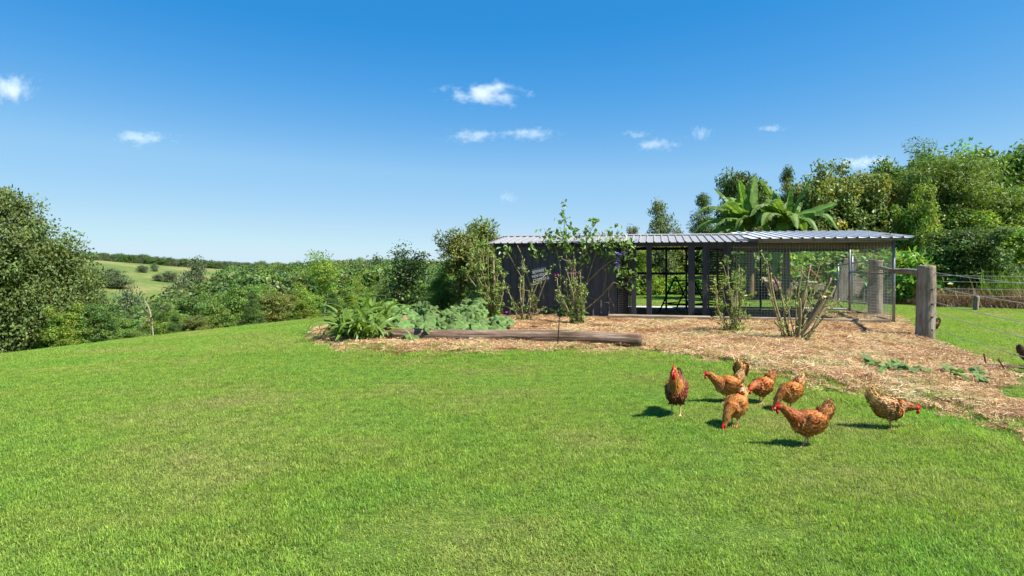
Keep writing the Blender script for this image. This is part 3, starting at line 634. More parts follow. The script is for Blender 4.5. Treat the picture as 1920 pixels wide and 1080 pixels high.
def bench():
    d = 26.6; q = at(1482, d); b = empty('timber_bench', q, 0.06); tag(b, 'long low weathered timber bench on the lawn behind the run', 'bench')
    w = 2.35; x0 = -w/2
    for k in range(9):
        m = MB().box((x0 + k*w/9 + 0.008, -0.45, 0.0), (x0 + (k+1)*w/9 - 0.008, 0.45, 0.045), bev=0.006).mesh('plank', M['plank']); coarse(m, k, 0.004); o = link('plank', m, b, (0, 0, 0.80)); o.rotation_euler[0] = math.radians(14)
    MB().box((x0, -0.50, 0.42), (x0+w, -0.45, 0.68), bev=0.006).build('side_board', M['sleeper'], b); MB().box((x0, 0.45, 0.42), (x0+w, 0.50, 0.9), bev=0.006).build('side_board', M['sleeper'], b)
    for xx in (x0+0.15, 0.25, x0+w-0.15):
        for yy in (-0.38, 0.38): MB().box((xx-0.12, yy-0.06, 0), (xx+0.12, yy+0.06, 0.78), bev=0.01).build('leg', M['bark'], b)
    for a, e in (((-1.15, -0.55, 1.35), (-0.55, -0.62, 0.0)), ((0.55, -0.3, 1.35), (1.1, -0.3, 0.86))): 
        o = MB().tube([a, e], 0.05, 8).build('loose_pole', M['post_red'], b, True)
bench()
# rusty stakes and a broken stick at the right
for k, (px, py, dx, lab) in enumerate(((1851, 693, -0.05, 'left rusty iron stake sticking out of the straw'), (1890, 702, -0.14, 'right rusty iron stake leaning left out of the straw'))):
    q = G(px, py); o = MB().bar((0, 0, -0.05), (dx, 0, 0.19), 0.022, 0.012).build('rusty_stake', M['rust'], None); o.location = (q[0], q[1], float(HB(q[0], q[1]))); tag(o, lab, 'stake', 'rusty stakes by the right edge')
q = G(1880, 698); o = link('fallen_branch', mesh_np('fallen_branch', *tube(curve_pts([(-0.45, 0.1, 0.02), (-0.1, 0, 0.06), (0.3, -0.05, 0.03), (0.8, -0.1, 0.05)], 12), np.linspace(0.03, 0.012, 12), 7), M['bark'], smooth=True), None, (q[0], q[1], float(HB(q[0], q[1]))+0.01)); tag(o, 'dark fallen branch lying in straw beside the rusty stakes', 'branch')
q = G(1045, 655); o = link('garden_stake', mesh_np('garden_stake', *tube([(0, 0, -0.05), (0.03, 0.02, 0.35), (0.05, 0.05, 0.78), (0.10, 0.07, 0.84)], 0.009, 7), M['black_steel'], smooth=True), None, (q[0], q[1], float(HB(q[0], q[1])))); tag(o, 'thin black garden stake standing in front of the log', 'stake')
# sign on the coop wall
def sign():
    d = 17.0; q = P(1012, 516, d); s = empty('coop_sign', tuple(q), CR); s.rotation_euler = (0, math.radians(-13), CR); tag(s, 'small tilted black sign with three lines of white lettering on the coop wall', 'sign')
    bd = MB().box((-0.20, 0.0, -0.20), (0.20, 0.012, 0.19), bev=0.004).build('board', M['charcoal'], s)
    for k, (t, z, sx) in enumerate((('BEWARE !', 0.075, 0.108), ('HEN HOUSE', -0.035, 0.104), ('CHICKENS', -0.15, 0.118))):
        cu = bpy.data.curves.new('lettering', 'FONT'); cu.body = t; cu.size = sx; cu.align_x = 'CENTER'; cu.extrude = 0.002
        o = bpy.data.objects.new('lettering', cu); COL.objects.link(o); dg = bpy.context.evaluated_depsgraph_get(); me = bpy.data.meshes.new_from_object(o.evaluated_get(dg)); bpy.data.objects.remove(o)
        me.materials.clear(); me.materials.append(M['white_paint']); o = link('lettering', me, bd, (0.01, -0.004, z), (PI/2, 0, 0)); o.scale = (0.78, 1, 1)
    for zz in (-0.14, 0.13): MB().bar((0, 0.01, zz), (0, 0.75, zz), 0.02, 0.02).build('bracket', M['black_steel'], s)
sign()
# ---------------------------------------------------------------- foliage
def leaf_mesh(name, C, A, Nn, ln, wd, mt, col, fold=0.0):
    """one leaf per centre C: axis A, normal Nn, length, width; pointed four-sided leaves"""
    A = A / (np.linalg.norm(A, axis=1)[:, None] + 1e-9); S = np.cross(Nn, A); S /= np.linalg.norm(S, axis=1)[:, None] + 1e-9; U = np.cross(A, S)
    l = ln[:, None]; w = wd[:, None]; up = U * (fold * w)
    V = np.stack([C - A*l*0.5, C - A*l*0.05 + S*w*0.5 + up, C + A*l*0.5 - U*l*0.08, C - A*l*0.05 - S*w*0.5 + up], 1).reshape(-1, 3)
    F = np.arange(len(C)*4).reshape(-1, 4)
    return mesh_np(name, V, F, mt, np.repeat(col, 4, 0))
ENV = {
 'round': lambda t: np.sqrt(np.clip(1-(2*t-1)**2, 0, 1))**0.8,
 'low': lambda t: np.sqrt(np.clip(1-t**2, 0, 1))**0.8,
 'egg': lambda t: np.clip(np.sin(PI*np.clip(t, 0, 1)**0.62), 0, 1)**0.75,
 'cone': lambda t: np.clip(1.02-t, 0, 1)**0.9,
 'vase': lambda t: np.clip(np.sin(PI*np.clip(t, 0, 1)**1.7), 0, 1)**0.7,
 'column': lambda t: np.clip(np.sin(PI*np.clip(t*0.94+0.03, 0, 1)), 0, 1)**0.45,
}
def gen_tree(seed, h, rad, env, nclump, nleaf, ll, lw, mt, bark='bark', base=0.18, cr=0.34, tr=0.1, flat=0.65, droop=0.0, shell=0.55, hue=0.12, wob=0.35, branches=40, sprout=0):
    r = np.random.default_rng(seed); fe = ENV[env]
    t = r.random(nclump*3); keep = r.random(nclump*3) < fe(t)**1.3 + 0.05; t = t[keep][:nclump]; n = len(t)
    th = r.uniform(0, 2*PI, n); q = np.clip(r.random(n)**(1 - shell*0.75), 0, 1)
    lob = 1 + wob*(0.6*np.sin(3*th + 5*t + r.uniform(0, 6)) + 0.5*np.sin(5*th - 7*t + r.uniform(0, 6)))*0.6 + r.normal(0, 0.08, n)
    rr = rad * fe(t) * q * lob
    C = np.stack([rr*np.cos(th), rr*np.sin(th), h*(base + (1-base)*t) + r.normal(0, 0.03*h, n)*0.5], 1)
    if sprout:                                        # leaders that break the outline
        for _ in range(sprout):
            a = r.uniform(0, 2*PI); k = r.integers(3, 7); r0 = rad*r.uniform(0.1, 0.8); zt = h*(base+(1-base)*r.uniform(0.55, 0.9))
            add = np.array([(r0*math.cos(a)*(1+0.08*j), r0*math.sin(a)*(1+0.08*j), zt + j*cr*0.75) for j in range(k)]); C = np.vstack([C, add])
        n = len(C)
    # wood
    mw = MB(); tp = np.array([(0, 0, -0.2), (0.02*h*r.normal(), 0.02*h*r.normal(), h*0.25), (0.04*h*r.normal(), 0.04*h*r.normal(), h*0.55), (0.03*h*r.normal(), 0.03*h*r.normal(), h*0.88)]); tc = curve_pts(tp, 10)
    V, F = tube(tc, np.linspace(tr, tr*0.15, 10), 8); mw.add(V, F)
    for i in r.choice(n, min(branches, n), replace=False):
        c = C[i]; k = np.clip((c[2] - 0.45*math.hypot(c[0], c[1]))/(h*0.88), 0.12, 0.95); p0 = tc[int(k*9)]; mid = (p0 + c)/2 + np.array((0, 0, 0.06*h*r.normal()*0.5 + (0.05 - droop*0.1)*h)); rb = tr*0.42*(1-k*0.7)
        V, F = tube(curve_pts([p0, mid, c], 6), np.linspace(rb, rb*0.18, 6), 5); mw.add(V, F)
    wood = mw.mesh('trunk', M[bark], True)
    # leaves
    ci = np.repeat(np.arange(n), nleaf); m = len(ci); g = r.normal(0, 1, (m, 3)); g /= np.maximum(1, np.linalg.norm(g, axis=1)/1.7)[:, None]
    size = r.uniform(0.65, 1.35, n)[ci]
    Pp = C[ci] + g*np.array((1, 1, flat))*cr*size[:, None]
    out = np.stack([Pp[:, 0], Pp[:, 1], np.zeros(m)], 1); out /= np.linalg.norm(out, axis=1)[:, None] + 0.3*rad
    A = out*0.5 + g*0.3 + r.normal(0, 0.7, (m, 3)); A[:, 2] -= droop + 0.15
    Nn = g*0.75 + out*0.35 + r.normal(0, 0.38, (m, 3)); Nn[:, 2] += 0.5
    sh = (r.uniform(0.72, 1.28, n)[ci]) * r.uniform(0.7, 1.3, m); warm = 1 + hue*(r.normal(0, 1, n)[ci]*0.8 + r.normal(0, 0.6, m))
    col = np.stack([sh*warm, sh, sh*np.clip(1.6 - 0.6*warm, 0.4, 1.6)], 1)
    return leaf_mesh('crown', Pp, A, Nn, ll*r.uniform(0.7, 1.3, m), lw*r.uniform(0.7, 1.3, m), M[mt], col), wood
M['leaf_dark'] = leafmat('leaf_dark', (0.085, 0.141, 0.029), 0.26, spec=0.25)
M['leaf_mid'] = leafmat('leaf_mid', (0.133, 0.212, 0.038), 0.32, spec=0.25)
M['leaf_bright'] = leafmat('leaf_bright', (0.175, 0.260, 0.038), 0.38, spec=0.25)
M['leaf_olive'] = leafmat('leaf_olive', (0.169, 0.198, 0.047), 0.32, spec=0.25)
M['leaf_grey'] = leafmat('leaf_grey', (0.130, 0.169, 0.062), 0.26)
M['leaf_camphor'] = leafmat('leaf_camphor', (0.109, 0.159, 0.042), 0.28, rough=0.5, spec=0.2)
M['leaf_gloss'] = leafmat('leaf_gloss', (0.048, 0.095, 0.020), 0.2, rough=0.38, spec=0.35)
M['leaf_far'] = leafmat('leaf_far', (0.096, 0.130, 0.051), 0.2)
M['leaf_vine'] = leafmat('leaf_vine', (0.130, 0.198, 0.045), 0.28, rough=0.4, spec=0.35)
def tree(name, label, cat, proto, loc, scale=1.0, rz=0.0, group=None, sz=None):
    t = empty(name, loc, rz); t.scale = (scale, scale, sz or scale); tag(t, label, cat, group)
    link('crown', proto[0], t); link('trunk', proto[1], t); return t

PR = {
 'dark':   gen_tree(101, 6, 2.3, 'round', 210, 84, 0.20, 0.115, 'leaf_dark', cr=0.36, base=0.06, sprout=6, shell=0.7),
 'bright': gen_tree(102, 6, 2.5, 'egg', 190, 80, 0.22, 0.125, 'leaf_bright', cr=0.37, base=0.05, hue=0.2, sprout=5, shell=0.7),
 'mid':    gen_tree(103, 6, 2.2, 'egg', 210, 84, 0.20, 0.11, 'leaf_mid', cr=0.35, base=0.05, sprout=8, shell=0.7),
 'olive':  gen_tree(104, 6, 2.3, 'round', 200, 80, 0.20, 0.12, 'leaf_olive', cr=0.36, base=0.08, hue=0.2, bark='pale_bark', sprout=7, shell=0.7),
 'feather':gen_tree(105, 6, 2.1, 'vase', 240, 120, 0.20, 0.045, 'leaf_mid', cr=0.40, base=0.1, flat=0.4, hue=0.15, sprout=9, shell=0.65),
 'conifer':gen_tree(106, 6, 1.7, 'cone', 250, 100, 0.22, 0.04, 'leaf_dark', cr=0.32, base=0.03, flat=0.45, droop=0.15, wob=0.15, shell=0.7),
 'layer':  gen_tree(107, 6, 2.6, 'vase', 170, 110, 0.20, 0.09, 'leaf_mid', cr=0.46, base=0.15, flat=0.28, bark='pale_bark', sprout=4, shell=0.6),
 'grey':   gen_tree(108, 6, 1.9, 'column', 110, 60, 0.17, 0.09, 'leaf_grey', cr=0.30, base=0.12, bark='pale_bark', wob=0.6, sprout=8),
}
def ptop(pr):
    me = pr[0]; co = np.empty(len(me.vertices)*3, np.float32); me.vertices.foreach_get('co', co); return float(np.percentile(co.reshape(-1, 3)[:, 2], 99.6))
TOP = {k: ptop(v) for k, v in PR.items()}
# ---- trees behind the coop, right side of the picture
def right_tree(px, ytop, d, proto, label, name='bush_tree', w=None, ybase=None, sq=None):
    q = at(px, d); top = CAMZ - (ytop - HORIZON)/FPX*d; h = top - q[2]; sc = h/TOP[proto]
    t = tree(name, label, 'tree', PR[proto], q, sc, random.Random(px).uniform(0, 6.28), 'trees behind the coop')
    if w: f = (w/2*d/FPX)/(2.3*sc); t.scale = (sc*f, sc*f, sc)
right_tree(1240, 378, 31, 'grey', 'thin wispy olive tree rising above the coop roof left of the bananas', 'wispy_tree', 78)
right_tree(1190, 425, 34, 'grey', 'small sparse tree tip just over the middle of the coop roof', 'wispy_tree', 56)
right_tree(1318, 368, 33, 'conifer', 'dark conifer directly left of the banana leaves', 'conifer_tree', 118)
right_tree(1388, 326, 34, 'dark', 'dark tree whose ragged top pokes up behind the left banana leaves', 'bush_tree', 92)
right_tree(1476, 318, 36, 'conifer', 'slim dark conifer behind the middle of the bananas', 'conifer_tree', 90)
right_tree(1425, 352, 38, 'mid', 'green tree filling the gap behind the banana clump', 'bush_tree', 140)
right_tree(1538, 322, 35, 'olive', 'rounded olive green tree directly right of the bananas', 'bush_tree', 140)
right_tree(1612, 318, 36, 'olive', 'broad olive tree behind the end of the zinc run roof', 'bush_tree', 150)
right_tree(1668, 302, 38, 'mid', 'tall green tree behind the run roof corner', 'bush_tree', 150)
right_tree(1765, 268, 35, 'feather', 'tallest feathery dark green tree above the fence post', 'feathery_tree', 190)
right_tree(1725, 348, 31, 'bright', 'young light green tree with shiny leaves right of the run roof', 'sapling_tree', 92)
right_tree(1845, 330, 35, 'feather', 'feathery mid green tree between the tallest tree and right edge', 'feathery_tree', 150)
right_tree(1905, 275, 36, 'mid', 'big dense tree cut off by the right edge of the picture', 'bush_tree', 200)
right_tree(1870, 312, 41, 'dark', 'dark blue green tree showing behind the right edge trees', 'bush_tree', 140)
right_tree(1815, 428, 24, 'dark', 'dark leafy shrub standing behind the wire fence', 'fence_shrub', 130)
right_tree(1700, 400, 35, 'dark', 'shadowed dark bush under the tall trees by the run roof', 'bush_tree', 160)
right_tree(1790, 400, 33, 'mid', 'low green bush behind the dark fence shrub', 'bush_tree', 150)
right_tree(1885, 400, 32, 'bright', 'bright bush behind the tall reed grass at the right edge', 'bush_tree', 150)
right_tree(1580, 400, 35, 'dark', 'dark low bush behind the leaning slab', 'bush_tree', 140)
right_tree(1490, 420, 36, 'dark', 'low dark bush behind the timber bench', 'bush_tree', 150)
right_tree(1225, 455, 32.5, 'mid', 'green bush seen through the left coop opening', 'bush_tree', 120)
right_tree(1285, 450, 33.5, 'olive', 'olive bush seen through the middle coop opening', 'bush_tree', 120)
right_tree(1345, 440, 33, 'dark', 'dark bush seen behind the louvred coop panel', 'bush_tree', 120)
right_tree(1180, 470, 31, 'bright', 'bright low bush hidden behind the left louvre panel', 'bush_tree', 110)

# ---- big tree at the left edge
big = gen_tree(201, 8.3, 4.6, 'egg', 1050, 100, 0.16, 0.09, 'leaf_camphor', base=-0.02, cr=0.40, tr=0.28, shell=0.95, hue=0.10, wob=0.16, branches=80, sprout=0)
q = at(-12, 27); tree('camphor_tree', 'large dense leafy tree filling the left edge of the picture', 'tree', big, (q[0], q[1], q[2] - 0.3), 0.86, 0.8, None, 7.8/ptop(big))
q = at(120, 25); tree('understorey_bush', 'low bright bush tucked below the big left tree', 'bush', PR['bright'], (q[0], q[1], q[2]-0.1), 0.33, 2.0, None, 0.30)
q = at(172, 26); tree('understorey_bush', 'low dark bush at the right foot of the big left tree', 'bush', PR['dark'], (q[0], q[1], q[2]-0.1), 0.36, 2.0, None, 0.32)

# ---- slim young tree on the lawn edge
yt = gen_tree(220, 3.0, 0.95, 'vase', 60, 45, 0.13, 0.05, 'leaf_bright', 'pale_bark', base=0.42, cr=0.26, tr=0.035, flat=0.5, wob=0.6, branches=30, sprout=4)
q = at(608, 22.5); tree('young_tree', 'slim young tree with pale trunk on the lawn edge', 'tree', yt, q, 2.35/ptop(yt), 1.0)
# ---- citrus tree and flowering shrub beside the coop
ct = gen_tree(221, 2.1, 0.66, 'round', 85, 44, 0.10, 0.05, 'leaf_gloss', 'bark', base=0.12, cr=0.17, tr=0.05, wob=0.5, sprout=5)
q = at(757, 18.6); t = tree('citrus_tree', 'dark glossy citrus tree with green fruit behind the pumpkin leaves', 'tree', ct, q, 0.98, 0.3, None, 2.15/ptop(ct))
fm = simple('green_fruit', (0.16, 0.26, 0.04), (0.10, 0.18, 0.03), 20, 0.4, 0.1)
bm = bmesh.new(); bmesh.ops.create_icosphere(bm, subdivisions=2, radius=0.045); fr = bpy.data.meshes.new('fruit'); bm.to_mesh(fr); bm.free(); fr.materials.append(fm)
rr = random.Random(4)
for k in range(9): a = rr.uniform(-2.6, -0.5); z = rr.uniform(0.6, 1.5); link('fruit', fr, t, (0.58*math.cos(a), 0.58*math.sin(a), z), None, (1, 1, 1.15))
ol = gen_tree(222, 2.7, 0.75, 'vase', 56, 54, 0.17, 0.048, 'leaf_olive', 'pale_bark', base=0.2, cr=0.17, tr=0.04, wob=0.9, sprout=14)
q = at(862, 19.6); tree('oleander_shrub', 'tall ragged shrub with narrow leaves left of the coop', 'shrub', ol, q, 0.9, 0.6, None, 2.6/ptop(ol))
q = at(908, 20.4); tree('oleander_shrub', 'tall narrow leaved shrub whose tip rises by the coop corner', 'shrub', ol, q, 0.85, 2.6, None, 2.95/ptop(ol))
q = at(832, 21.5); tree('oleander_shrub', 'rounded shrub half hidden between citrus tree and tall shrub', 'shrub', PR['mid'], q, 0.24, 2.6)

# ---- valley: trees one can pick out
YT = ([150, 195, 230, 270, 320, 360, 400, 440, 500, 560, 620, 680, 720, 800, 900, 1000, 1150], [640, 616, 594, 570, 552, 532, 515, 502, 499, 497, 494, 490, 488, 491, 492, 490, 490])
def crest_y(px): return float(np.interp(px, [0, 200, 300, 420, 620, 960], [668, 640, 628, 612, 592, 585]))
rv = random.Random(77); rows = [(27, 0.72, 58), (36, 0.52, 66), (50, 0.38, 70), (72, 0.24, 74)]
kinds = {'bright': 'bright green', 'mid': 'mid green', 'dark': 'dark green', 'feather': 'feathery', 'layer': 'flat topped', 'olive': 'olive', 'conifer': 'pointed dark'}
placed = []
for ri, (d, w, st) in enumerate(rows):
    px = 205 + rv.uniform(0, 40)
    while px < 935:
        dd = d*rv.uniform(0.92, 1.1); yt_ = float(np.interp(px, *YT)); cy_ = crest_y(px)
        ytop = yt_ + (cy_ - yt_)*w + rv.uniform(-12, 10); q = at(px, dd); h = CAMZ - (ytop - HORIZON)/FPX*dd - q[2]
        if h > 0.9:
            k = rv.choice(['bright', 'mid', 'feather', 'conifer', 'layer', 'olive'] if ri < 2 else ['mid', 'dark', 'layer', 'bright', 'olive', 'feather']); placed.append((ri, px, q, h, k))
        px += st*rv.uniform(0.7, 1.3)
placed.sort(key=lambda a: (a[4], a[0], a[1])); cnt = {}
rown = ['just below the lawn edge', 'in the second row down the slope', 'halfway down the slope', 'low in the valley']
for ri, px, q, h, k in placed:
    n = cnt.get((k, ri), 0); cnt[(k, ri)] = n + 1
    sc = h/TOP[k]; wf = sc*max(1.0, min(1.6, (0.030*q[1])/(2.3*sc)))
    t = tree('valley_tree', '%s tree %s, %s such from the left' % (kinds[k], rown[ri], ordinal(n)), 'tree', PR[k], (q[0], q[1], q[2]-0.15), sc, rv.uniform(0, 6.28), 'trees on the valley slope'); t.scale = (wf, wf, sc)
# dead tree
def dead_tree():
    d = 33; q = at(292, d); t = empty('dead_tree', q); tag(t, 'fallen bare tree with pale branches below the lawn edge', 'tree'); q = np.array(q)
    def br(pts, r0, r1): V, F = tube(curve_pts([P(x, y, d + dz) - q for x, y, dz in pts], 10), np.linspace(r0*0.55, r1*0.6, 10), 6); link('branch', mesh_np('branch', V, F, M['pale_bark'], smooth=True), t)
    br([(288, 640, 0), (284, 605, 0), (280, 580, 0.2), (270, 562, 0.5)], 0.11, 0.03); br([(284, 596, 0), (300, 580, -0.3), (318, 568, -0.6)], 0.08, 0.02); br([(284, 605, 0), (262, 595, 0.4), (258, 620, 0.6)], 0.05, 0.02)
    br([(300, 580, -0.3), (312, 584, -0.8), (322, 574, -1)], 0.035, 0.01); br([(282, 590, 0), (268, 575, -0.4), (262, 556, -0.6)], 0.04, 0.01); br([(276, 572, 0.2), (272, 585, 0.4), (268, 604, 0.4)], 0.03, 0.01); br([(286, 610, 0), (276, 600, -0.5), (266, 612, -0.7)], 0.04, 0.012)
dead_tree()
# far wood: one mass
def far_wood():
    r = np.random.default_rng(31)
    pro = [gen_tree(300+i, 9, 4.2, e, 85, 60, 0.42, 0.27, m, base=0.0, cr=0.9, tr=0.2, shell=0.8, wob=0.4, branches=6, hue=0.15)[0] for i, (e, m) in enumerate((('low', 'leaf_far'), ('round', 'leaf_dark'), ('low', 'leaf_mid'), ('egg', 'leaf_far'), ('low', 'leaf_olive'), ('cone', 'leaf_dark')))]
    pts = []; scl = []; idx = []
    for i in range(5200):
        d = 95*(4.6**r.random()); px = r.uniform(60, 1500); yt_ = np.interp(px, *YT) if px < 1150 else 490; cy_ = crest_y(px)
        x = (px-960)/FPX*d; z = float(H(x, d))
        w = np.interp(d, [95, 150, 250, 400], [0.16, 0.07, 0.0, -0.02]); ytop = yt_ + (cy_-yt_)*w + r.normal(0, 3)
        h = CAMZ - (ytop-HORIZON)/FPX*d - z; hn = 9*r.uniform(0.7, 1.4)
        if px < 420 and d > 120: continue
        if h < 3: continue
        h = min(h, hn + 4)
        pts.append((x, d, z-0.3)); sc = h/9.2; sx = min(max(sc, 0.75), 1.5)*r.uniform(0.9, 1.2); scl.append((sx, sx, sc)); idx.append(int(r.choice([0, 0, 1, 1, 2, 3, 4, 5])))
    n = len(pts); scatter('valley_wood', pts, np.column_stack([np.zeros((n, 2)), r.uniform(0, 6.28, n)]), scl, idx, pro, 'distant green wood filling the valley behind the lawn', 'wood')
    pts = []; scl = []; idx = []
    for i in range(420):
        px = r.uniform(90, 520); d = r.uniform(425, 475); x = (px-960)/FPX*d; z = float(H(x, d)); ytop = np.interp(px, [90, 140, 260, 340, 420, 520], [470, 474, 479, 487, 491, 495]) + r.normal(0, 1.6)
        h = CAMZ - (ytop-HORIZON)/FPX*d - z; h = max(3.5, min(h, 12)); sc = h/9.2; pts.append((x, d, z-0.2)); sx = min(max(0.7, sc), 1.1)*r.uniform(0.9, 1.2); scl.append((sx, sx, sc)); idx.append(int(r.choice([0, 0, 1, 3])))
    n = len(pts); scatter('ridge_wood', pts, np.column_stack([np.zeros((n, 2)), r.uniform(0, 6.28, n)]), scl, idx, pro, 'dark line of trees along the far hill crest', 'wood')
    wood = gen_tree(400, 9, 4.0, 'round', 90, 50, 0.5, 0.32, 'leaf_far', base=0.04, cr=0.9, tr=0.3, shell=0.7, wob=0.5, branches=20)
    for px, ybase, ytop, wpx, d, lab in ((267, 511, 497, 20, 0, 'small round tree alone on the far pasture'), (290, 509, 494, 15, 0, 'slim tree on the far pasture beside the small round one'), (168, 530, 500, 42, 0, 'leftmost tree of the clump on the far pasture'), (205, 535, 503, 50, 0, 'largest dark tree of the clump on the far pasture'), (222, 541, 520, 46, 0, 'low dark bush at the right end of the pasture clump'), (184, 540, 514, 36, 0, 'low bush at the front of the pasture clump'),
        (295, 527, 514, 17, 0, 'small bush at the pasture edge above the valley wood'), (318, 529, 508, 32, 0, 'dark bush above the valley wood at the pasture edge'), (368, 0, 482, 36, 210, 'tall pale tree breaking the far skyline'), (352, 0, 509, 40, 200, 'broad dark tree below the tall pale skyline tree'), (240, 0, 540, 60, 150, 'broad dark tree with pale trunks below the pasture'), (705, 0, 480, 62, 190, 'broad flat topped tree on the skyline behind the young tree'), (335, 0, 522, 60, 170, 'spreading tree at the head of the valley wood')):
        q = at(px, d) if d else Gfar(px, ybase); d = q[1]; h = max(0.4*wpx*d/FPX, CAMZ - (ytop-HORIZON)/FPX*d - q[2]); sx = (wpx/2*d/FPX)/4.2; t = tree('pasture_tree', lab, 'tree', wood, (q[0], q[1], q[2]-0.1), 1, rv.uniform(0, 6.28), 'trees on the far pasture'); t.scale = (sx, sx, h/9.4)
far_wood()
# ---- banana plants
M['banana'] = leafmat('banana_leaf', (0.118, 0.200, 0.040), 0.38, rough=0.5, spec=0.2)
M['banana_stem'] = simple('banana_stem', (0.20, 0.16, 0.07), (0.12, 0.07, 0.04), 10, 0.8, 0.3, (1, 1, 0.2))
def banana_leaf(pts, width, seed, torn, tw):
    r = np.random.default_rng(seed); c = curve_pts(pts, 26); T = np.gradient(c, axis=0); T /= np.linalg.norm(T, axis=1)[:, None]; n = len(c)
    S = np.cross(T, np.tile((0, 0, 1.0), (n, 1))); S /= np.linalg.norm(S, axis=1)[:, None] + 1e-6; S = S*math.cos(tw) + np.cross(S, T)*math.sin(tw); S /= np.linalg.norm(S, axis=1)[:, None]; U = np.cross(S, T)
    t = np.linspace(0, 1, n); w = 1.12*width*np.clip(np.sin(PI*np.clip((t-0.10)/0.9, 0, 1)**0.75), 0, 1)**0.6; V = []; F = []; C = []
    for side in (-1, 1):
        drop = 0
        for i in range(2, n-1):
            if r.random() < torn: drop = r.uniform(0.1, 1.0)
            b = len(V); k = r.uniform(0.85, 1.08); e = T[i]*0.10*w[i]
            for j, sc in ((i, 1.0), (i+1, 1.0)):
                g = 0.90 if (j == i+1 and r.random() < torn) else 1.0
                V += [c[j]*1.0, c[j] + (side*S[j]*0.55 + U[j]*0.16)*w[j]*k, c[j]*1.0 + (side*S[j]*1.0*math.cos(drop) + U[j]*(0.10-0.55*math.sin(drop)))*w[j]*k*g + e]
            F += [(b, b+1, b+4, b+3), (b+1, b+2, b+5, b+4)]; sh = r.uniform(0.75, 1.25); C += [sh*1.3, sh, sh*0.95]*2
    b = len(V); mv, mf = tube(c, np.linspace(0.028, 0.006, n), 5); V += list(mv); F += [tuple(q+b for q in f) for f in mf]; C += [1.7]*len(mv)
    return mesh_np('leaf', V, F, M['banana'], np.array(C), smooth=False)
def banana(px, d, cy_, label, tips, seed):
    rb = random.Random(seed*7+3); tips = list(tips)
    for _ in range(7): tips.append((px + rb.uniform(-95, 95), cy_ + rb.uniform(-30, 45), rb.uniform(-1.3, 1.3), rb.uniform(0.35, 0.75), rb.uniform(0.2, 0.3)))
    q = np.array(at(px, d)); t = empty('banana_plant', tuple(q)); tag(t, label, 'banana plant', 'banana plants behind the coop'); top = P(px, cy_, d) - q
    link('stem', mesh_np('stem', *tube(curve_pts([(0, 0, -0.1), (0.05, 0, top[2]*0.5), tuple(top)], 8), np.linspace(0.19, 0.10, 8), 12), M['banana_stem'], smooth=True), t)
    for k, (x, y, dz, bow, wd) in enumerate(tips):
        tip = P(x, y, d + dz) - q; a = top + np.array((0, 0, -0.15)); bow *= 1.35; mid = (a + tip)/2 + np.array((0, 0, bow)); link('leaf', banana_leaf([a, a*0.6 + mid*0.4 + np.array((0, 0, bow*0.25)), mid*0.6 + tip*0.4 + np.array((0, 0, bow*0.25)), tip], wd*1.1, seed + k, 0.25 if bow < 0.25 else 0.6, rb.uniform(-0.5, 0.5) if bow >= 0.25 else rb.uniform(-1.2, 1.2)), t)
banana(1405, 26.5, 425, 'left banana plant with drooping torn leaves over the coop roof', [(1338, 352, 0.4, 0.1, 0.30), (1386, 336, -0.5, 0.05, 0.22), (1416, 330, 0.5, 0.05, 0.30), (1300, 407, -0.5, 0.5, 0.26), (1298, 440, 0.3, 0.45, 0.25), (1345, 395, -1.4, 0.45, 0.30), (1335, 432, -1.2, 0.35, 0.24), (1450, 395, -1.0, 0.5, 0.28), (1380, 440, -1.6, 0.5, 0.22), (1360, 372, 1.0, 0.3, 0.30), (1310, 480, -1.0, 0.5, 0.28), (1330, 510, 0.2, 0.5, 0.28)], 1)
banana(1472, 25.5, 420, 'right banana plant with one tall upright leaf', [(1424, 338, 0.5, 0.2, 0.26), (1484, 352, -0.3, 0.05, 0.34), (1521, 333, 0.2, 0.0, 0.22), (1570, 382, -0.6, 0.1, 0.27), (1573, 432, -0.8, 0.55, 0.28), (1428, 424, -1.2, 0.45, 0.28), (1535, 437, -1.4, 0.4, 0.24), (1500, 380, 0.9, 0.1, 0.30), (1440, 385, -0.8, 0.4, 0.30), (1495, 430, -1.5, 0.5, 0.24), (1450, 520, -0.6, 0.6, 0.26)], 30)
banana(1418, 28.0, 500, 'short banana sucker with brown stem seen through the wire', [(1380, 470, 0, 0.2, 0.25), (1440, 462, 0.2, 0.2, 0.25), (1400, 455, -0.3, 0.1, 0.22), (1470, 500, -0.4, 0.4, 0.24), (1375, 520, 0.2, 0.4, 0.24)], 60)

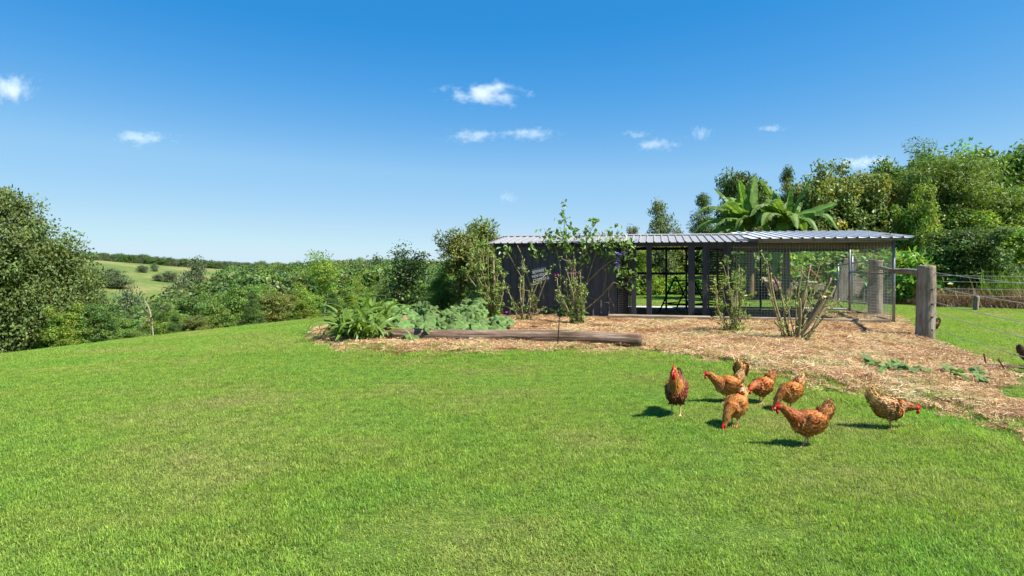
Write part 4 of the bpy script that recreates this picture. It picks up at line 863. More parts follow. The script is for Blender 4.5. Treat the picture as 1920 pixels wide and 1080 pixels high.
# ---- weeds, reeds and dry grass on the bank behind the fence
M['weed'] = leafmat('weed_leaf', (0.21, 0.32, 0.045), 0.4, spec=0.2)
def bank():
    r = np.random.default_rng(61)
    weed = [gen_tree(500+i, 1.0, 0.42, 'egg', 34, 26, 0.15, 0.075, m, base=0.0, cr=0.13, tr=0.012, branches=12, hue=0.2)[0] for i, m in enumerate(('weed', 'weed', 'leaf_bright'))]
    pts = []; scl = []
    for i in range(330):
        px = r.uniform(1455, 1775); d = r.uniform(26.8, 30) if px < 1690 else r.uniform(23.8, 27); q = at(px, d); k = r.uniform(0.9, 1.9); pts.append(q); scl.append((k*1.1, k*1.1, k*r.uniform(0.8, 1.15)))
    for i in range(160):
        px = r.uniform(1165, 1390); q = at(px, r.uniform(29.5, 31.5)); k = r.uniform(0.4, 1.0); pts.append(q); scl.append((k, k, k))
    n = len(pts); scatter('bank_weeds', pts, np.column_stack([np.zeros((n, 2)), r.uniform(0, 6.28, n)]), scl, r.integers(0, 3, n), weed, 'bright leafy weeds on the bank behind the run', 'weeds')
    def tuft(seed, n, h, w, mt, lean, spread, c0):
        q = np.random.default_rng(seed); yaw = q.uniform(0, 6.28, n); ln = h*q.uniform(0.5, 1.1, n); le = np.abs(q.normal(lean, lean*0.5, n)); V = []; base = q.normal(0, spread, (n, 2)); d = np.stack([np.cos(yaw), np.sin(yaw)], 1); s = np.stack([-np.sin(yaw), np.cos(yaw), np.zeros(n)], 1)*w
        rows = []
        for t in (0, 0.4, 0.75, 1.0):
            a = le*t; rows.append(np.column_stack([base + d*(ln*t*np.sin(a))[:, None], ln*t*np.cos(a)]))
        V = np.stack([rows[0]-s/2, rows[0]+s/2, rows[1]-s/2, rows[1]+s/2, rows[2]-s/3, rows[2]+s/3, rows[3]], 1).reshape(-1, 3); b = np.arange(n)*7; F = []
        for k in b: F += [(k, k+1, k+3, k+2), (k+2, k+3, k+5, k+4), (k+4, k+5, k+6)]
        sh = q.uniform(0.6, 1.3, n); return mesh_np('tuft', V, F, M[mt], np.repeat(sh, 7))
    M['reed'] = leafmat('reed', (0.13, 0.22, 0.04), 0.35); M['dry'] = leafmat('dry_grass', (0.20, 0.135, 0.075), 0.2)
    reeds = [tuft(70+i, 60, 1.45, 0.022, 'reed', 0.5, 0.22, 0) for i in range(3)]; dry = [tuft(80+i, 130, 0.75, 0.014, 'dry', 1.35, 0.16, 0) for i in range(3)]
    pts = []; scl = []
    for i in range(46): q = at(r.uniform(1850, 1990), r.uniform(22.3, 24.5)); pts.append(q); k = r.uniform(0.7, 1.15); scl.append((k, k, k))
    n = len(pts); scatter('reed_grass', pts, np.column_stack([np.zeros((n, 2)), r.uniform(0, 6.28, n)]), scl, r.integers(0, 3, n), reeds, 'tall green reed grass at the right edge behind the fence', 'grass')
    pts = []; scl = []
    for i in range(230):
        px = r.uniform(1655, 1990); d = np.interp(px, [1655, 1760, 1990], [25.5, 22.4, 21.0]) + r.uniform(-0.2, 1.0); q = at(px, d); pts.append(q); k = r.uniform(0.5, 1.15); scl.append((k, k, k))
    n = len(pts); scatter('dry_grass_bank', pts, np.column_stack([np.zeros((n, 2)), r.uniform(0, 6.28, n)]), scl, r.integers(0, 3, n), dry, 'slumped brown dry grass along the foot of the bank', 'grass')
bank()

# ---- pruned cane shrubs and the climbing vine
M['leaf_cane'] = leafmat('leaf_cane', (0.192, 0.277, 0.062), 0.35); M['pink'] = simple('pink_petal', (0.65, 0.06, 0.36), (0.5, 0.04, 0.28), 20, 0.6, 0.0); M['purple'] = simple('purple_petal', (0.30, 0.24, 0.68), (0.24, 0.18, 0.6), 20, 0.6, 0.0)
def leaves_at(name, centres, spread, per, ll, lw, mt, seed, droop=0.2):
    r = np.random.default_rng(seed); C = np.repeat(np.asarray(centres, float), per, 0); n = len(C); sp = np.repeat(np.broadcast_to(spread, (len(centres),)), per); g = r.normal(0, 1, (n, 3)); g /= np.maximum(1, np.linalg.norm(g, axis=1)/1.6)[:, None]
    Nn = g*0.4 + r.normal(0, 0.45, (n, 3)) + np.array((0.1, -0.35, 0.7)); A = r.normal(0, 1, (n, 3)); A[:, 2] -= droop
    sh = r.uniform(0.65, 1.35, n); wm = r.normal(1, 0.13, n); col = np.stack([sh*wm, sh, sh*0.95], 1)
    return leaf_mesh(name, C + g*sp[:, None], A, Nn, ll*r.uniform(0.6, 1.3, n), lw*r.uniform(0.6, 1.3, n), M[mt], col, 0.12)
def flower(parent, p, mt, seed, sz=(0.07, 0.07, 0.035), n=26, ll=0.03):
    r = np.random.default_rng(seed); C = np.array(p) + r.normal(0, 1, (n, 3))*np.array(sz)*0.5; me = leaf_mesh('flower', C, r.normal(0, 1, (n, 3)), r.normal(0, 1, (n, 3)), np.full(n, ll), np.full(n, ll*0.8), M[mt], np.ones((n, 3))); return link('flower', me, parent)
def cane_shrub(name, label, bx, by, d, canes, seed, r0=0.016, leaves=10, ll=0.07, lw=0.03, mt='leaf_cane', wood='cane', base_tuft=14):
    q = np.array(at(bx, d)); q[2] = float(HB(q[0], q[1])); s = empty(name, tuple(q)); tag(s, label, 'shrub'); r = np.random.default_rng(seed); cen = []; spr = []
    for k, c in enumerate(canes):
        x, y = c[0], c[1]; dz = c[2] if len(c) > 2 else r.normal(0, 0.22); rad = c[3] if len(c) > 3 else r0*r.uniform(0.7, 1.3)
        tip = P(x, y, d + dz) - q; b0 = np.array((r.normal(0, 0.05) + 0.1*tip[0], r.normal(0, 0.05), -0.05)); mid = b0*0.45 + tip*0.55 + np.array((r.normal(0, 0.045), r.normal(0, 0.05), 0)); pts = curve_pts([b0, b0*0.75 + mid*0.25 + r.normal(0, 0.012, 3), mid, tip*0.8 + mid*0.2 + r.normal(0, 0.015, 3), tip], 9); rad *= 0.85 if rad < 0.022 else 1.0
        V, F = tube(pts, np.linspace(rad, rad*0.6, 9), 7); me = mesh_np('cane', V, F, [M[wood], M['cut_wood']], smooth=True); me.polygons[len(me.polygons)-1].material_index = 1; cn = link('cane', me, s)
        if r.random() < 0.7:                                   # stub or side twig
            j = int(r.integers(4, 8)); a = pts[j]; e = a + np.array((r.normal(0, 0.13), r.normal(0, 0.1), r.uniform(0.06, 0.2))); V, F = tube([a, (a+e)/2 + np.array((0, 0, -0.01)), e], (rad*0.5, rad*0.45, rad*0.35), 5); link('twig', mesh_np('twig', V, F, M[wood], smooth=True), cn); cen.append(e); spr.append(0.05)
        for j in range(leaves):
            t = r.uniform(0.15, 1.0); cen.append(pts[int(t*8)] + r.normal(0, 0.025, 3)); spr.append(0.045)
    for j in range(base_tuft): cen.append(np.array((r.normal(0, 0.10), r.normal(0, 0.08), abs(r.normal(0.08, 0.1))))); spr.append(0.06)
    if cen: link('foliage', leaves_at('foliage', cen, np.array(spr), 5, ll*1.15, lw*1.25, mt, seed), s)['kind'] = 'stuff'
    return s, q
sa, qa = cane_shrub('cane_shrub', 'tall pale cane shrub crowded against the left coop corner', 927, 602, 16.9, [(880, 482), (888, 500), (896, 470), (905, 458), (914, 452), (922, 470), (932, 486), (938, 500), (946, 512), (868, 505), (874, 540), (900, 490), (918, 500), (910, 520), (925, 480, 0.0, 0.05), (898, 540), (941, 540), (885, 465), (906, 440), (893, 452), (915, 430)], 5, 0.017, 26, 0.09, 0.032)
for k in range(3): pass
sb, qb = cane_shrub('cane_shrub', 'pruned cane shrub in front of the sign', 984, 610, 16.3, [(950, 540), (958, 560), (978, 500), (983, 498), (1000, 527), (1014, 522), (1031, 508), (1024, 575), (966, 575), (992, 545), (1008, 560), (975, 520)], 6, 0.017, 6)
flower(sb, P(951, 585, 16.2) - qb, 'pink', 1)
sc_, qc = cane_shrub('cane_shrub', 'pruned cane shrub with two pink flower heads before the coop wall', 1084, 612, 15.7, [(1045, 535), (1042, 548), (1060, 520), (1068, 488), (1076, 480), (1062, 505), (1078, 520), (1085, 535), (1093, 536), (1098, 545), (1096, 560), (1052, 560), (1074, 500), (1088, 510)], 7, 0.018, 12)
flower(sc_, P(1043, 516, 15.6) - qc, 'pink', 2, (0.09, 0.05, 0.03), 16); flower(sc_, P(1079, 511, 15.6) - qc, 'pink', 3, (0.09, 0.05, 0.025), 16)
sd, qd = cane_shrub('cane_shrub', 'leafy pruned shrub in front of the louvred coop panel', 1377, 632, 13.4, [(1340, 520), (1352, 492), (1362, 485), (1356, 530), (1386, 502), (1392, 505), (1398, 545), (1410, 550), (1370, 540), (1345, 545), (1381, 530), (1405, 590), (1350, 570)], 8, 0.016, 9, 0.085, 0.03)
se, qe = cane_shrub('cut_back_bush', 'hard pruned bush with thick bare forking trunks in the straw', 1488, 648, 12.3, [(1437, 488, 0.1, 0.022), (1446, 512, -0.1, 0.03), (1520, 498, 0.15, 0.028), (1558, 522, -0.1, 0.03), (1566, 536, 0.2, 0.03), (1546, 556, -0.15, 0.052), (1536, 572, 0.1, 0.045), (1552, 545, 0.12, 0.03), (1560, 555, -0.05, 0.026), (1430, 520, 0.0, 0.02), (1462, 540, 0.15, 0.024), (1515, 520, -0.1, 0.022), (1500, 560, -0.2, 0.026), (1504, 500, 0.2, 0.02), (1512, 545, 0.1, 0.02), (1492, 540, -0.1, 0.02), (1484, 530, 0.2, 0.016), (1528, 545, 0.2, 0.018), (1455, 575, 0.2, 0.018), (1470, 560, -0.2, 0.018), (1476, 555, 0.1, 0.02), (1574, 560, 0.1, 0.016), (1550, 590, -0.3, 0.02), (1452, 600, -0.2, 0.022), (1541, 485, 0.3, 0.010), (1530, 620, -0.3, 0.025)], 9, 0.02, 3, 0.07, 0.026, base_tuft=16)
# climbing vine on the coop wall
def dw(px): k = (px-960)/FPX; u = (17.94*k + 0.45)/(0.976 + 0.2182*k); return 17.94 - 0.2182*u
def vine():
    q = np.array(at(1062, dw(1062) - 0.2)); q[2] = float(HB(q[0], q[1])); v = empty('climbing_vine', tuple(q)); tag(v, 'leafy climbing vine sprawling over the coop wall and roof', 'vine'); r = np.random.default_rng(90)
    stems = [[(1057, 606), (1052, 545), (1050, 500), (1043, 470), (1036, 448)], [(1078, 604), (1070, 545), (1064, 500), (1060, 462), (1056, 440)], [(1082, 600), (1092, 545), (1118, 512), (1142, 492), (1158, 482), (1172, 470)], [(1082, 590), (1108, 572), (1130, 552), (1150, 530), (1166, 536), (1186, 524)], [(1084, 580), (1100, 530), (1112, 490), (1122, 460), (1126, 442)], [(1003, 606), (990, 545), (972, 510), (958, 485), (948, 465)], [(1010, 604), (998, 545), (985, 505), (978, 478), (970, 460)], [(1020, 560), (1010, 520), (1006, 480), (1000, 460)], [(1100, 555), (1128, 566), (1146, 567)], [(1064, 500), (1085, 490), (1100, 475)], [(1130, 552), (1138, 510), (1140, 488)], [(1057, 440), (1058, 415), (1056, 395), (1058, 378)], [(1100, 445), (1112, 425), (1114, 412)], [(1036, 448), (1026, 434), (1019, 428)], [(1150, 450), (1156, 440), (1158, 430)], [(1150, 530), (1140, 550), (1152, 575)]]
    for k, st in enumerate(stems):
        pts = [P(x, y, dw(x) - (0.10 + 0.05*(k % 4)) + (0.35 if y < 447 else 0.0)) - q for x, y in st]; pts = [np.array(p) for p in pts]
        if st[0][1] > 600: pts[0][2] = -0.03
        rad = 0.022 if k < 7 else 0.010
        V, F = tube(curve_pts(pts, 14), np.linspace(rad, rad*0.4, 14), 7); link('stem', mesh_np('stem', V, F, M['cane'], smooth=True), v)
    cl = [(1030, 455, 20, 9), (1045, 462, 18, 8), (1060, 450, 20, 9), (1066, 432, 18, 9), (1085, 440, 18, 7), (1105, 432, 16, 8), (1113, 415, 12, 5), (1096, 455, 18, 7), (1118, 458, 18, 8), (1135, 455, 16, 7), (1150, 450, 18, 8), (1166, 455, 18, 9), (1178, 462, 16, 7), (1160, 475, 16, 7), (1176, 482, 16, 7), (1150, 500, 16, 6), (1165, 510, 18, 8), (1178, 520, 16, 7), (1168, 535, 12, 4), (1100, 490, 14, 5), (1090, 478, 12, 4), (1018, 445, 12, 4), (1050, 415, 10, 3), (1060, 408, 9, 3), (1058, 382, 3, 2), (1157, 436, 9, 3), (946, 470, 12, 6), (955, 478, 8, 3), (998, 465, 12, 6), (1010, 480, 12, 4), (1060, 580, 14, 6), (1045, 590, 16, 6), (1070, 470, 16, 6), (1040, 440, 14, 6), (1125, 440, 14, 5), (1145, 475, 12, 4), (1190, 510, 8, 3), (1055, 555, 12, 4), (1130, 478, 12, 4)]
    cen = []; spr = []
    for x, y, rad, n in cl:
        for j in range(n): cen.append(P(x + r.normal(0, rad*0.45), y + r.normal(0, rad*0.4), dw(x) - 0.28 + r.normal(0, 0.10) + (0.35 if y < 447 else 0)) - q); spr.append(0.07)
    link('foliage', leaves_at('foliage', cen, np.array(spr), 3, 0.165, 0.09, 'leaf_vine', 91, 0.4), v)['kind'] = 'stuff'
    flower(v, P(1158, 490, dw(1158)-0.4) - q, 'purple', 5, (0.07, 0.06, 0.24), 60, 0.035); flower(v, P(1167, 475, dw(1167)-0.38) - q, 'purple', 6, (0.16, 0.06, 0.08), 40, 0.035); flower(v, P(1194, 450, dw(1194)-0.36) - q, 'purple', 7, (0.07, 0.05, 0.05), 16, 0.03)
vine()

# ---- strap-leaved lilies, pumpkins
M['strap'] = leafmat('strap_leaf', (0.135, 0.22, 0.036), 0.36, rough=0.4, spec=0.35, var=0.5); M['pumpkin'] = leafmat('pumpkin_leaf', (0.115, 0.190, 0.052), 0.28, rough=0.6, spec=0.2, var=0.6)
def strap(seed):
    r = np.random.default_rng(seed); ln = 0.78; n = 10; t = np.linspace(0, 1, n); a = 1.25 - t**1.3*r.uniform(1.9, 2.6); step = ln/(n-1); x = np.concatenate([[0], np.cumsum(np.cos(a[:-1])*step)]); z = np.concatenate([[0], np.cumsum(np.sin(a[:-1])*step)]); w = 0.026*np.clip(np.sin(PI*(0.12+0.88*t))**0.5, 0.02, 1); V = []; F = []; C = []
    for i in range(n): V += [(x[i], -w[i], z[i]+w[i]*0.35), (x[i], 0, z[i]), (x[i], w[i], z[i]+w[i]*0.35)]; C += [1.05, 0.85, 1.05]
    for i in range(n-1): F += [(i*3, i*3+1, i*3+4, i*3+3), (i*3+1, i*3+2, i*3+5, i*3+4)]
    return mesh_np('leaf', V, F, M['strap'], np.array(C)*r.uniform(0.85, 1.2), smooth=True)
SL = [strap(i) for i in range(7)]
def lily(px, py, d, n, label, seed, sc=1.0):
    q = np.array(P(px, py, d)); q[2] = float(HB(q[0], q[1])); c = empty('lily_clump', tuple(q)); tag(c, label, 'lily', 'strap leaved lilies at the log end'); r = random.Random(seed)
    for k in range(n):
        s = sc*r.uniform(0.65, 1.2); link('leaf', r.choice(SL), c, (r.gauss(0, 0.09), r.gauss(0, 0.09), -0.02), (r.gauss(0, 0.25), r.gauss(0, 0.35), r.uniform(0, 6.28)), s)
lily(655, 638, 12.9, 60, 'front left lily clump with arching strap leaves at the lawn side', 1, 1.25); lily(690, 641, 12.5, 54, 'lily clump with strap leaves hiding the left log end', 2, 1.18); lily(672, 628, 13.8, 54, 'lily clump just behind the front two clumps', 3, 1.4); lily(708, 622, 14.2, 46, 'lily clump leaning into the pumpkin leaves', 4, 1.3); lily(694, 612, 15.0, 40, 'rear tallest pale green lily clump', 5, 1.5)
def pump_leaf(seed):
    r = np.random.default_rng(seed); n = 30; th = np.linspace(-PI*0.94, PI*0.94, n); R = 0.15*(0.92 + 0.10*np.cos(5*th) + 0.04*np.cos(9*th + r.uniform(0, 6)))*(1 - 0.30*np.exp(-((np.abs(th)-PI)/0.5)**2)*0 ); V = [(0, 0, 0)]; C = [1.25]
    for f, dz in ((0.35, 0.014), (0.7, 0.022), (1.0, 0.008)):
        for i in range(n): V.append((R[i]*f*math.cos(th[i]), R[i]*f*math.sin(th[i]), dz*(0.6 + 0.9*math.cos(5*th[i]+1)) + r.normal(0, 0.003) - 0.05*f*f*(0.5+0.5*math.cos(th[i])))); C.append((1.18 if abs(math.cos(2.5*th[i])) > 0.93 else 0.92) + r.normal(0, 0.04))
    F = [(0, 1+i, 2+i) for i in range(n-1)]
    for k in range(2): F += [(1+k*n+i, 1+(k+1)*n+i, 2+(k+1)*n+i, 2+k*n+i) for i in range(n-1)]
    return mesh_np('leaf', V, F, M['pumpkin'], np.array(C), smooth=True)
PL = [pump_leaf(i) for i in range(6)]
M['petiole'] = simple('petiole', (0.22, 0.30, 0.10), (0.15, 0.22, 0.07), 20, 0.7, 0.1)
def pumpkin(label, cx, cy2, spots, seed):
    z = float(HB(cx, cy2)); c = empty('pumpkin_vine', (cx, cy2, z)); tag(c, label, 'pumpkin plant', 'pumpkin vines in the bed'); r = random.Random(seed); st = MB()
    for x, y, h, sc in spots:
        zz = float(HB(x, y)) + h - z; rot = Euler((r.gauss(0.35, 0.30), r.gauss(0.15, 0.30), r.uniform(0, 6.28))); m = Matrix.Rotation(r.gauss(0.42, 0.38), 3, 'X') @ Matrix.Rotation(r.gauss(0.12, 0.36), 3, 'Y') @ Matrix.Rotation(r.uniform(0, 6.28), 3, 'Z')
        link('leaf', r.choice(PL), c, (x-cx, y-cy2, zz), m.to_euler(), sc*r.uniform(0.8, 1.35)); st.tube([(x-cx, y-cy2, zz-0.005), (x-cx+r.gauss(0, .04), y-cy2+r.gauss(0, .04), zz*0.5), (x-cx+r.gauss(0, .1), y-cy2+r.gauss(0, .1), float(HB(x, y))-z-0.01)], 0.007, 5)
    st.build('vine_stems', M['petiole'], c, True)['kind'] = 'stuff'
def patch(px0, px1, py0, py1, n, hmax, seed, sc=1.0, d0=None):
    r = random.Random(seed); out = []
    for k in range(n): px = r.uniform(px0, px1); d = r.uniform(*d0); x = (px-960)/FPX*d; t = (d-d0[0])/(d0[1]-d0[0]); out.append((x, d, hmax*r.uniform(0.45, 1.0)*(0.55+0.45*t), sc))
    return out
pumpkin('pumpkin vine mound spilling over the left half of the log', -2.2, 14, patch(712, 830, 0, 0, 75, 0.46, 1, 1.0, (12.7, 16.0)) + [(-1.95, 12.38, 0.09, 1.15), (-1.55, 12.45, 0.2, 1.0), (-1.7, 12.5, 0.3, 1.0)], 1)
pumpkin('pumpkin vine mound behind the middle of the log below the cane shrub', -1.0, 14, patch(825, 905, 0, 0, 55, 0.36, 2, 1.0, (12.6, 16.2)), 2)
pumpkin('thin end of the pumpkin leaves nearest the coop wall', -0.4, 13.6, patch(890, 955, 0, 0, 22, 0.24, 3, 1.0, (12.6, 14.6)), 3)
pumpkin('dark green squash mound at the foot of the tall cane shrub', -1.0, 16.6, patch(855, 905, 0, 0, 26, 0.6, 4, 1.0, (15.6, 17.2)), 4)
for k, (px, py, n, lab) in enumerate(((1645, 683, 6, 'tiny pumpkin seedling leftmost in the straw at the right'), (1663, 697, 4, 'second tiny pumpkin seedling in the straw at the right'), (1742, 698, 12, 'largest young pumpkin plant on the straw right of the hens'), (1702, 692, 4, 'small pumpkin sprig left of the largest young plant'), (1803, 708, 7, 'small pumpkin plant right of the largest young plant'))):
    q = G(px, py + 16); r = random.Random(k); s0 = 0.26 if n > 10 else 0.12
    pumpkin(lab, q[0], q[1], [(q[0]+r.gauss(0, s0), q[1]+r.gauss(0, s0*0.8), r.uniform(0.03, 0.10), 0.60 if n > 5 else 0.42) for _ in range(n)], 10+k)
# ---------------------------------------------------------------- chickens
def featmat(name, rough=0.6):
    m, nt, out = mat(name); at_ = nt.nodes.new('ShaderNodeAttribute'); at_.attribute_name = 'col'
    p = N(nt, 'ShaderNodeBsdfPrincipled', Roughness=rough); p.inputs['Specular IOR Level'].default_value = 0.25; v = coords(nt, 'Object')
    n1 = noise(nt, v, 60, 4); r1 = ramp(nt, [(0.3, (0.75, 0.72, 0.7)), (0.7, (1.2, 1.2, 1.2))]); L(nt, n1, r1.inputs[0])
    L(nt, mixc(nt, 1.0, at_.outputs['Color'], r1.outputs[0], 'MULTIPLY'), p.inputs['Base Color']); L(nt, bump(nt, noise(nt, v, 110, 3), 0.5, 0.004), p.inputs['Normal']); L(nt, p.outputs[0], out.inputs['Surface']); return m
M['feather'] = featmat('feathers'); M['comb'] = simple('comb_red', (0.62, 0.018, 0.02), (0.45, 0.012, 0.016), 40, 0.5, 0.4, bdist=0.004); M['beak'] = simple('beak_horn', (0.42, 0.27, 0.10), (0.3, 0.18, 0.07), 40, 0.4, 0.1); M['eye'] = simple('eye', (0.02, 0.012, 0.008), (0.3, 0.12, 0.02), 60, 0.15, 0.0)
def bird(label, px, py, deg, pose, pal, scale=1.0, seed=0, tail=1.0, rooster=False, step=0.04, name='hen', yaw_neck=0.0, group='chickens out on the grass'):
    r = np.random.default_rng(seed + 700); q = G(px, py); root = empty(name, (q[0], q[1], float(HB(q[0], q[1])) + 0.004), math.radians(deg)); root.scale = (scale*0.82, scale*0.80, scale*0.97) if rooster else (scale*0.75, scale*0.80, scale*0.80); tag(root, label, 'chicken', group)
    A3 = np.array
    # spine: tail base -> chest, then the neck to the head
    if pose == 'up': NK = [(0.10, 0.275), (0.150, 0.345), (0.168, 0.405), (0.182, 0.452)]; hd = (0.95, 0.05)
    elif pose == 'fwd': NK = [(0.11, 0.27), (0.185, 0.325), (0.235, 0.365), (0.272, 0.395)]; hd = (0.96, -0.15)
    elif pose == 'low': NK = [(0.11, 0.25), (0.195, 0.255), (0.255, 0.25), (0.30, 0.245)]; hd = (0.93, -0.35)
    else: NK = [(0.11, 0.235), (0.18, 0.185), (0.222, 0.125), (0.245, 0.075)]; hd = (0.55, -0.8)
    pitch = {'up': 0.10, 'fwd': 0.0, 'low': -0.10, 'peck': -0.17}[pose]
    def T(x, z): c, s_ = math.cos(pitch), math.sin(pitch); return (x*c - (z-0.24)*s_, 0.24 + x*s_ + (z-0.24)*c)
    torso = [(-0.19, 0.295, 0.034, 0.045), (-0.155, 0.272, 0.078, 0.088), (-0.09, 0.245, 0.105, 0.117), (-0.02, 0.236, 0.116, 0.127), (0.05, 0.236, 0.110, 0.120), (0.105, 0.248, 0.083, 0.094), (0.145, 0.268, 0.052, 0.062), (0.165, 0.28, 0.025, 0.03)]
    TS = [(*T(x, z), a, b) for x, z, a, b in torso]
    hx, hz = NK[-1]; hl = math.hypot(*hd); hd = (hd[0]/hl, hd[1]/hl); cyn, syn = math.cos(yaw_neck), math.sin(yaw_neck)
    def Y(p, f): d0 = p[0] - 0.11; return A3((0.11 + d0*(1 - f + f*cyn), d0*f*syn, p[1]))
    neck = [Y(p, i/3) for i, p in enumerate(NK)]; head = [Y((hx + hd[0]*k, hz + hd[1]*k), 1.0) for k in (0.0, 0.022, 0.045, 0.06)]
    mb = MB(); side = (0, 1, 0)
    def put(pts, ra, rb, n=18): V, F = tube(pts, A3(ra), n, A3(rb), side); mb.add(V, F)
    put([(x, 0, z) for x, z, a, b in TS], [a for *_, a, b in TS], [b for *_, a, b in TS], 22)
    bn = 1.2 if rooster else 1.0; nc = curve_pts(neck, 9); put(nc, np.linspace(0.074*bn, 0.032, 9)*np.array([1, .92, .86, .85, .85, .88, .92, .97, 1]), np.linspace(0.088*bn, 0.034, 9)*np.array([1, .92, .86, .85, .85, .88, .92, .97, 1]))
    put([head[0]-A3((hd[0]*0.02, 0, hd[1]*0.02)), *head], [0.022, 0.0285, 0.029, 0.022, 0.009], [0.022, 0.030, 0.031, 0.024, 0.010])
    tb = T(-0.15, 0.30); tl = [A3((tb[0], 0, tb[1])), A3((tb[0]-0.055*tail, 0, tb[1]+0.035*tail)), A3((tb[0]-0.095*tail, 0, tb[1]+0.095*tail)), A3((tb[0]-0.105*tail, 0, tb[1]+0.15*tail))]
    tc = curve_pts(tl, 7); put(tc, [0.066, 0.060, 0.052, 0.044, 0.036, 0.026, 0.012], [0.075, 0.082, 0.078, 0.072, 0.064, 0.050, 0.024], 14)
    for sgn in (-1, 1):
        wz = [T(x, z) for x, z in ((0.085, 0.275), (0.04, 0.275), (-0.03, 0.265), (-0.10, 0.262), (-0.165, 0.275))]; put([(x, sgn*(0.082 if 0 < i < 4 else 0.06), z) for i, (x, z) in enumerate(wz)], [0.012, 0.030, 0.034, 0.028, 0.008], [0.02, 0.052, 0.062, 0.048, 0.012], 14)
        fx = 0.02 + sgn*step; y = sgn*0.052; put([(-0.01, y*0.9, 0.215), (0.012, y, 0.17), (0.012+fx*0.3, y, 0.135), (fx*0.6-0.012, y, 0.108)], [0.055, 0.046, 0.030, 0.013], [0.066, 0.054, 0.034, 0.014], 12)
        put([(fx*0.6-0.012, y, 0.118), (fx*0.6-0.016, y, 0.10), (fx, y, 0.012)], [0.011, 0.0095, 0.0085], [0.011, 0.0095, 0.0085], 8)
        for a_ in (-0.5, 0.0, 0.5): put([(fx, y, 0.013), (fx+0.03*math.cos(a_), y+0.03*math.sin(a_), 0.010), (fx+0.062*math.cos(a_), y+0.062*math.sin(a_), 0.004)], [0.0075, 0.0068, 0.0042], [0.0075, 0.0068, 0.0042], 6)
        put([(fx, y, 0.013), (fx-0.03, y, 0.005)], [0.007, 0.004], [0.007, 0.004], 6)
    tmp = mb.build('tmp', None, None); rm = tmp.modifiers.new('r', 'REMESH'); rm.mode = 'VOXEL'; rm.voxel_size = 0.0052; sm = tmp.modifiers.new('s', 'SMOOTH'); sm.iterations = 3; sm.factor = 0.5
    dg = bpy.context.evaluated_depsgraph_get(); me = bpy.data.meshes.new_from_object(tmp.evaluated_get(dg)); bpy.data.objects.remove(tmp)
    nv = len(me.vertices); co = np.empty(nv*3, np.float32); me.vertices.foreach_get('co', co); co = co.reshape(-1, 3); no = np.empty(nv*3, np.float32); me.vertices.foreach_get('normal', no); no = no.reshape(-1, 3)
    # feather flow: head -> neck -> back -> tail
    chain = np.vstack([head[1], nc[::-1], [(x, 0, z) for x, z, a, b in TS[::-1]][2:-2], tc]); seg0 = chain[:-1]; dirs = np.diff(chain, axis=0); dirs /= np.linalg.norm(dirs, axis=1)[:, None] + 1e-9; mids = (chain[:-1]+chain[1:])/2; ns = len(mids)
    def region(Pt): dd = ((Pt[:, None] - mids[None])**2).sum(2); k = dd.argmin(1); return k, dirs[k]
    k, fl = region(co); frac = k/ns; isneck = k < 10; istail = k > ns - 6
    leg = co[:, 2] < 0.115
    if pose == 'peck': leg &= (co[:, 0] < 0.13)
    if pose == 'low': leg &= (co[:, 0] < 0.15)
    hc = np.array(head[1]) + A3((hd[0]*0.018, 0, hd[1]*0.018)); face = (((co - hc)**2).sum(1) < 0.036**2) & (((co - hc) @ A3((hd[0]*cyn, hd[0]*syn, hd[1]))) > -0.004)
    def shade(Pt, kk, rnd):
        nk = (kk < 9)[:, None]; tlm = (kk > ns-6)[:, None]; low = np.clip((0.24 - Pt[:, 2])/0.09, 0, 1)[:, None]; back = np.clip((-0.02 - Pt[:, 0])/0.14, 0, 1)[:, None]
        c = A3(pal['body']) + 0*nk; c = np.where(nk, A3(pal['neck']), c); c = c*(1-low) + A3(pal['belly'])*low; c = c*(1-back*0.6) + A3(pal['rear'])*back*0.6; c = np.where(tlm, A3(pal['tail']), c)
        blot = (vnoise(Pt[:, 0]*26+seed, Pt[:, 2]*26+Pt[:, 1]*18, 2))[:, None]; c = c*(1-pal['mot']*(blot > 0.60)) + A3(pal['fleck'])*pal['mot']*(blot > 0.60); return c*rnd[:, None]
    col = shade(co, k, np.full(nv, 0.65)); col[leg] = A3(pal['leg']); col[face] = A3((0.55, 0.02, 0.02))
    a = me.color_attributes.new('col', 'FLOAT_COLOR', 'POINT'); a.data.foreach_set('color', np.concatenate([col, np.ones((nv, 1))], 1).astype(np.float32).ravel()); me.materials.clear(); me.materials.append(M['feather'])
    for p in me.polygons: p.use_smooth = True
    me.name = 'body'; link('body', me, root)
    # overlapping feathers
    ok = np.where(~face & (co[:, 2] > 0.115) | (~face & isneck))[0]; ok = ok[((co[ok] - head[2])**2).sum(1) > 0.034**2]
    pick = r.choice(ok, min(3000, len(ok)), replace=False); Pt = co[pick]; Nn = no[pick]; kk, F0 = region(Pt); F0 = F0 - Nn*(F0*Nn).sum(1)[:, None]; F0 /= np.linalg.norm(F0, axis=1)[:, None] + 1e-6; F0 += r.normal(0, 0.16, F0.shape); F0 /= np.linalg.norm(F0, axis=1)[:, None]
    n = len(Pt); lnk = kk < 9; tlk = kk > ns-6; wingk = (np.abs(Pt[:, 1]) > 0.075) & (Pt[:, 2] > 0.2); ln = np.where(lnk, 0.030, np.where(tlk, 0.048, np.where(wingk, 0.044, 0.035)))*r.uniform(0.7, 1.35, n); wd = np.where(lnk, 0.008, np.where(tlk, 0.014, 0.015))*r.uniform(0.8, 1.2, n)
    S = np.cross(Nn, F0); S /= np.linalg.norm(S, axis=1)[:, None] + 1e-6; lf = (0.10 + 0.20*r.random(n))[:, None]; l = ln[:, None]; w = wd[:, None]
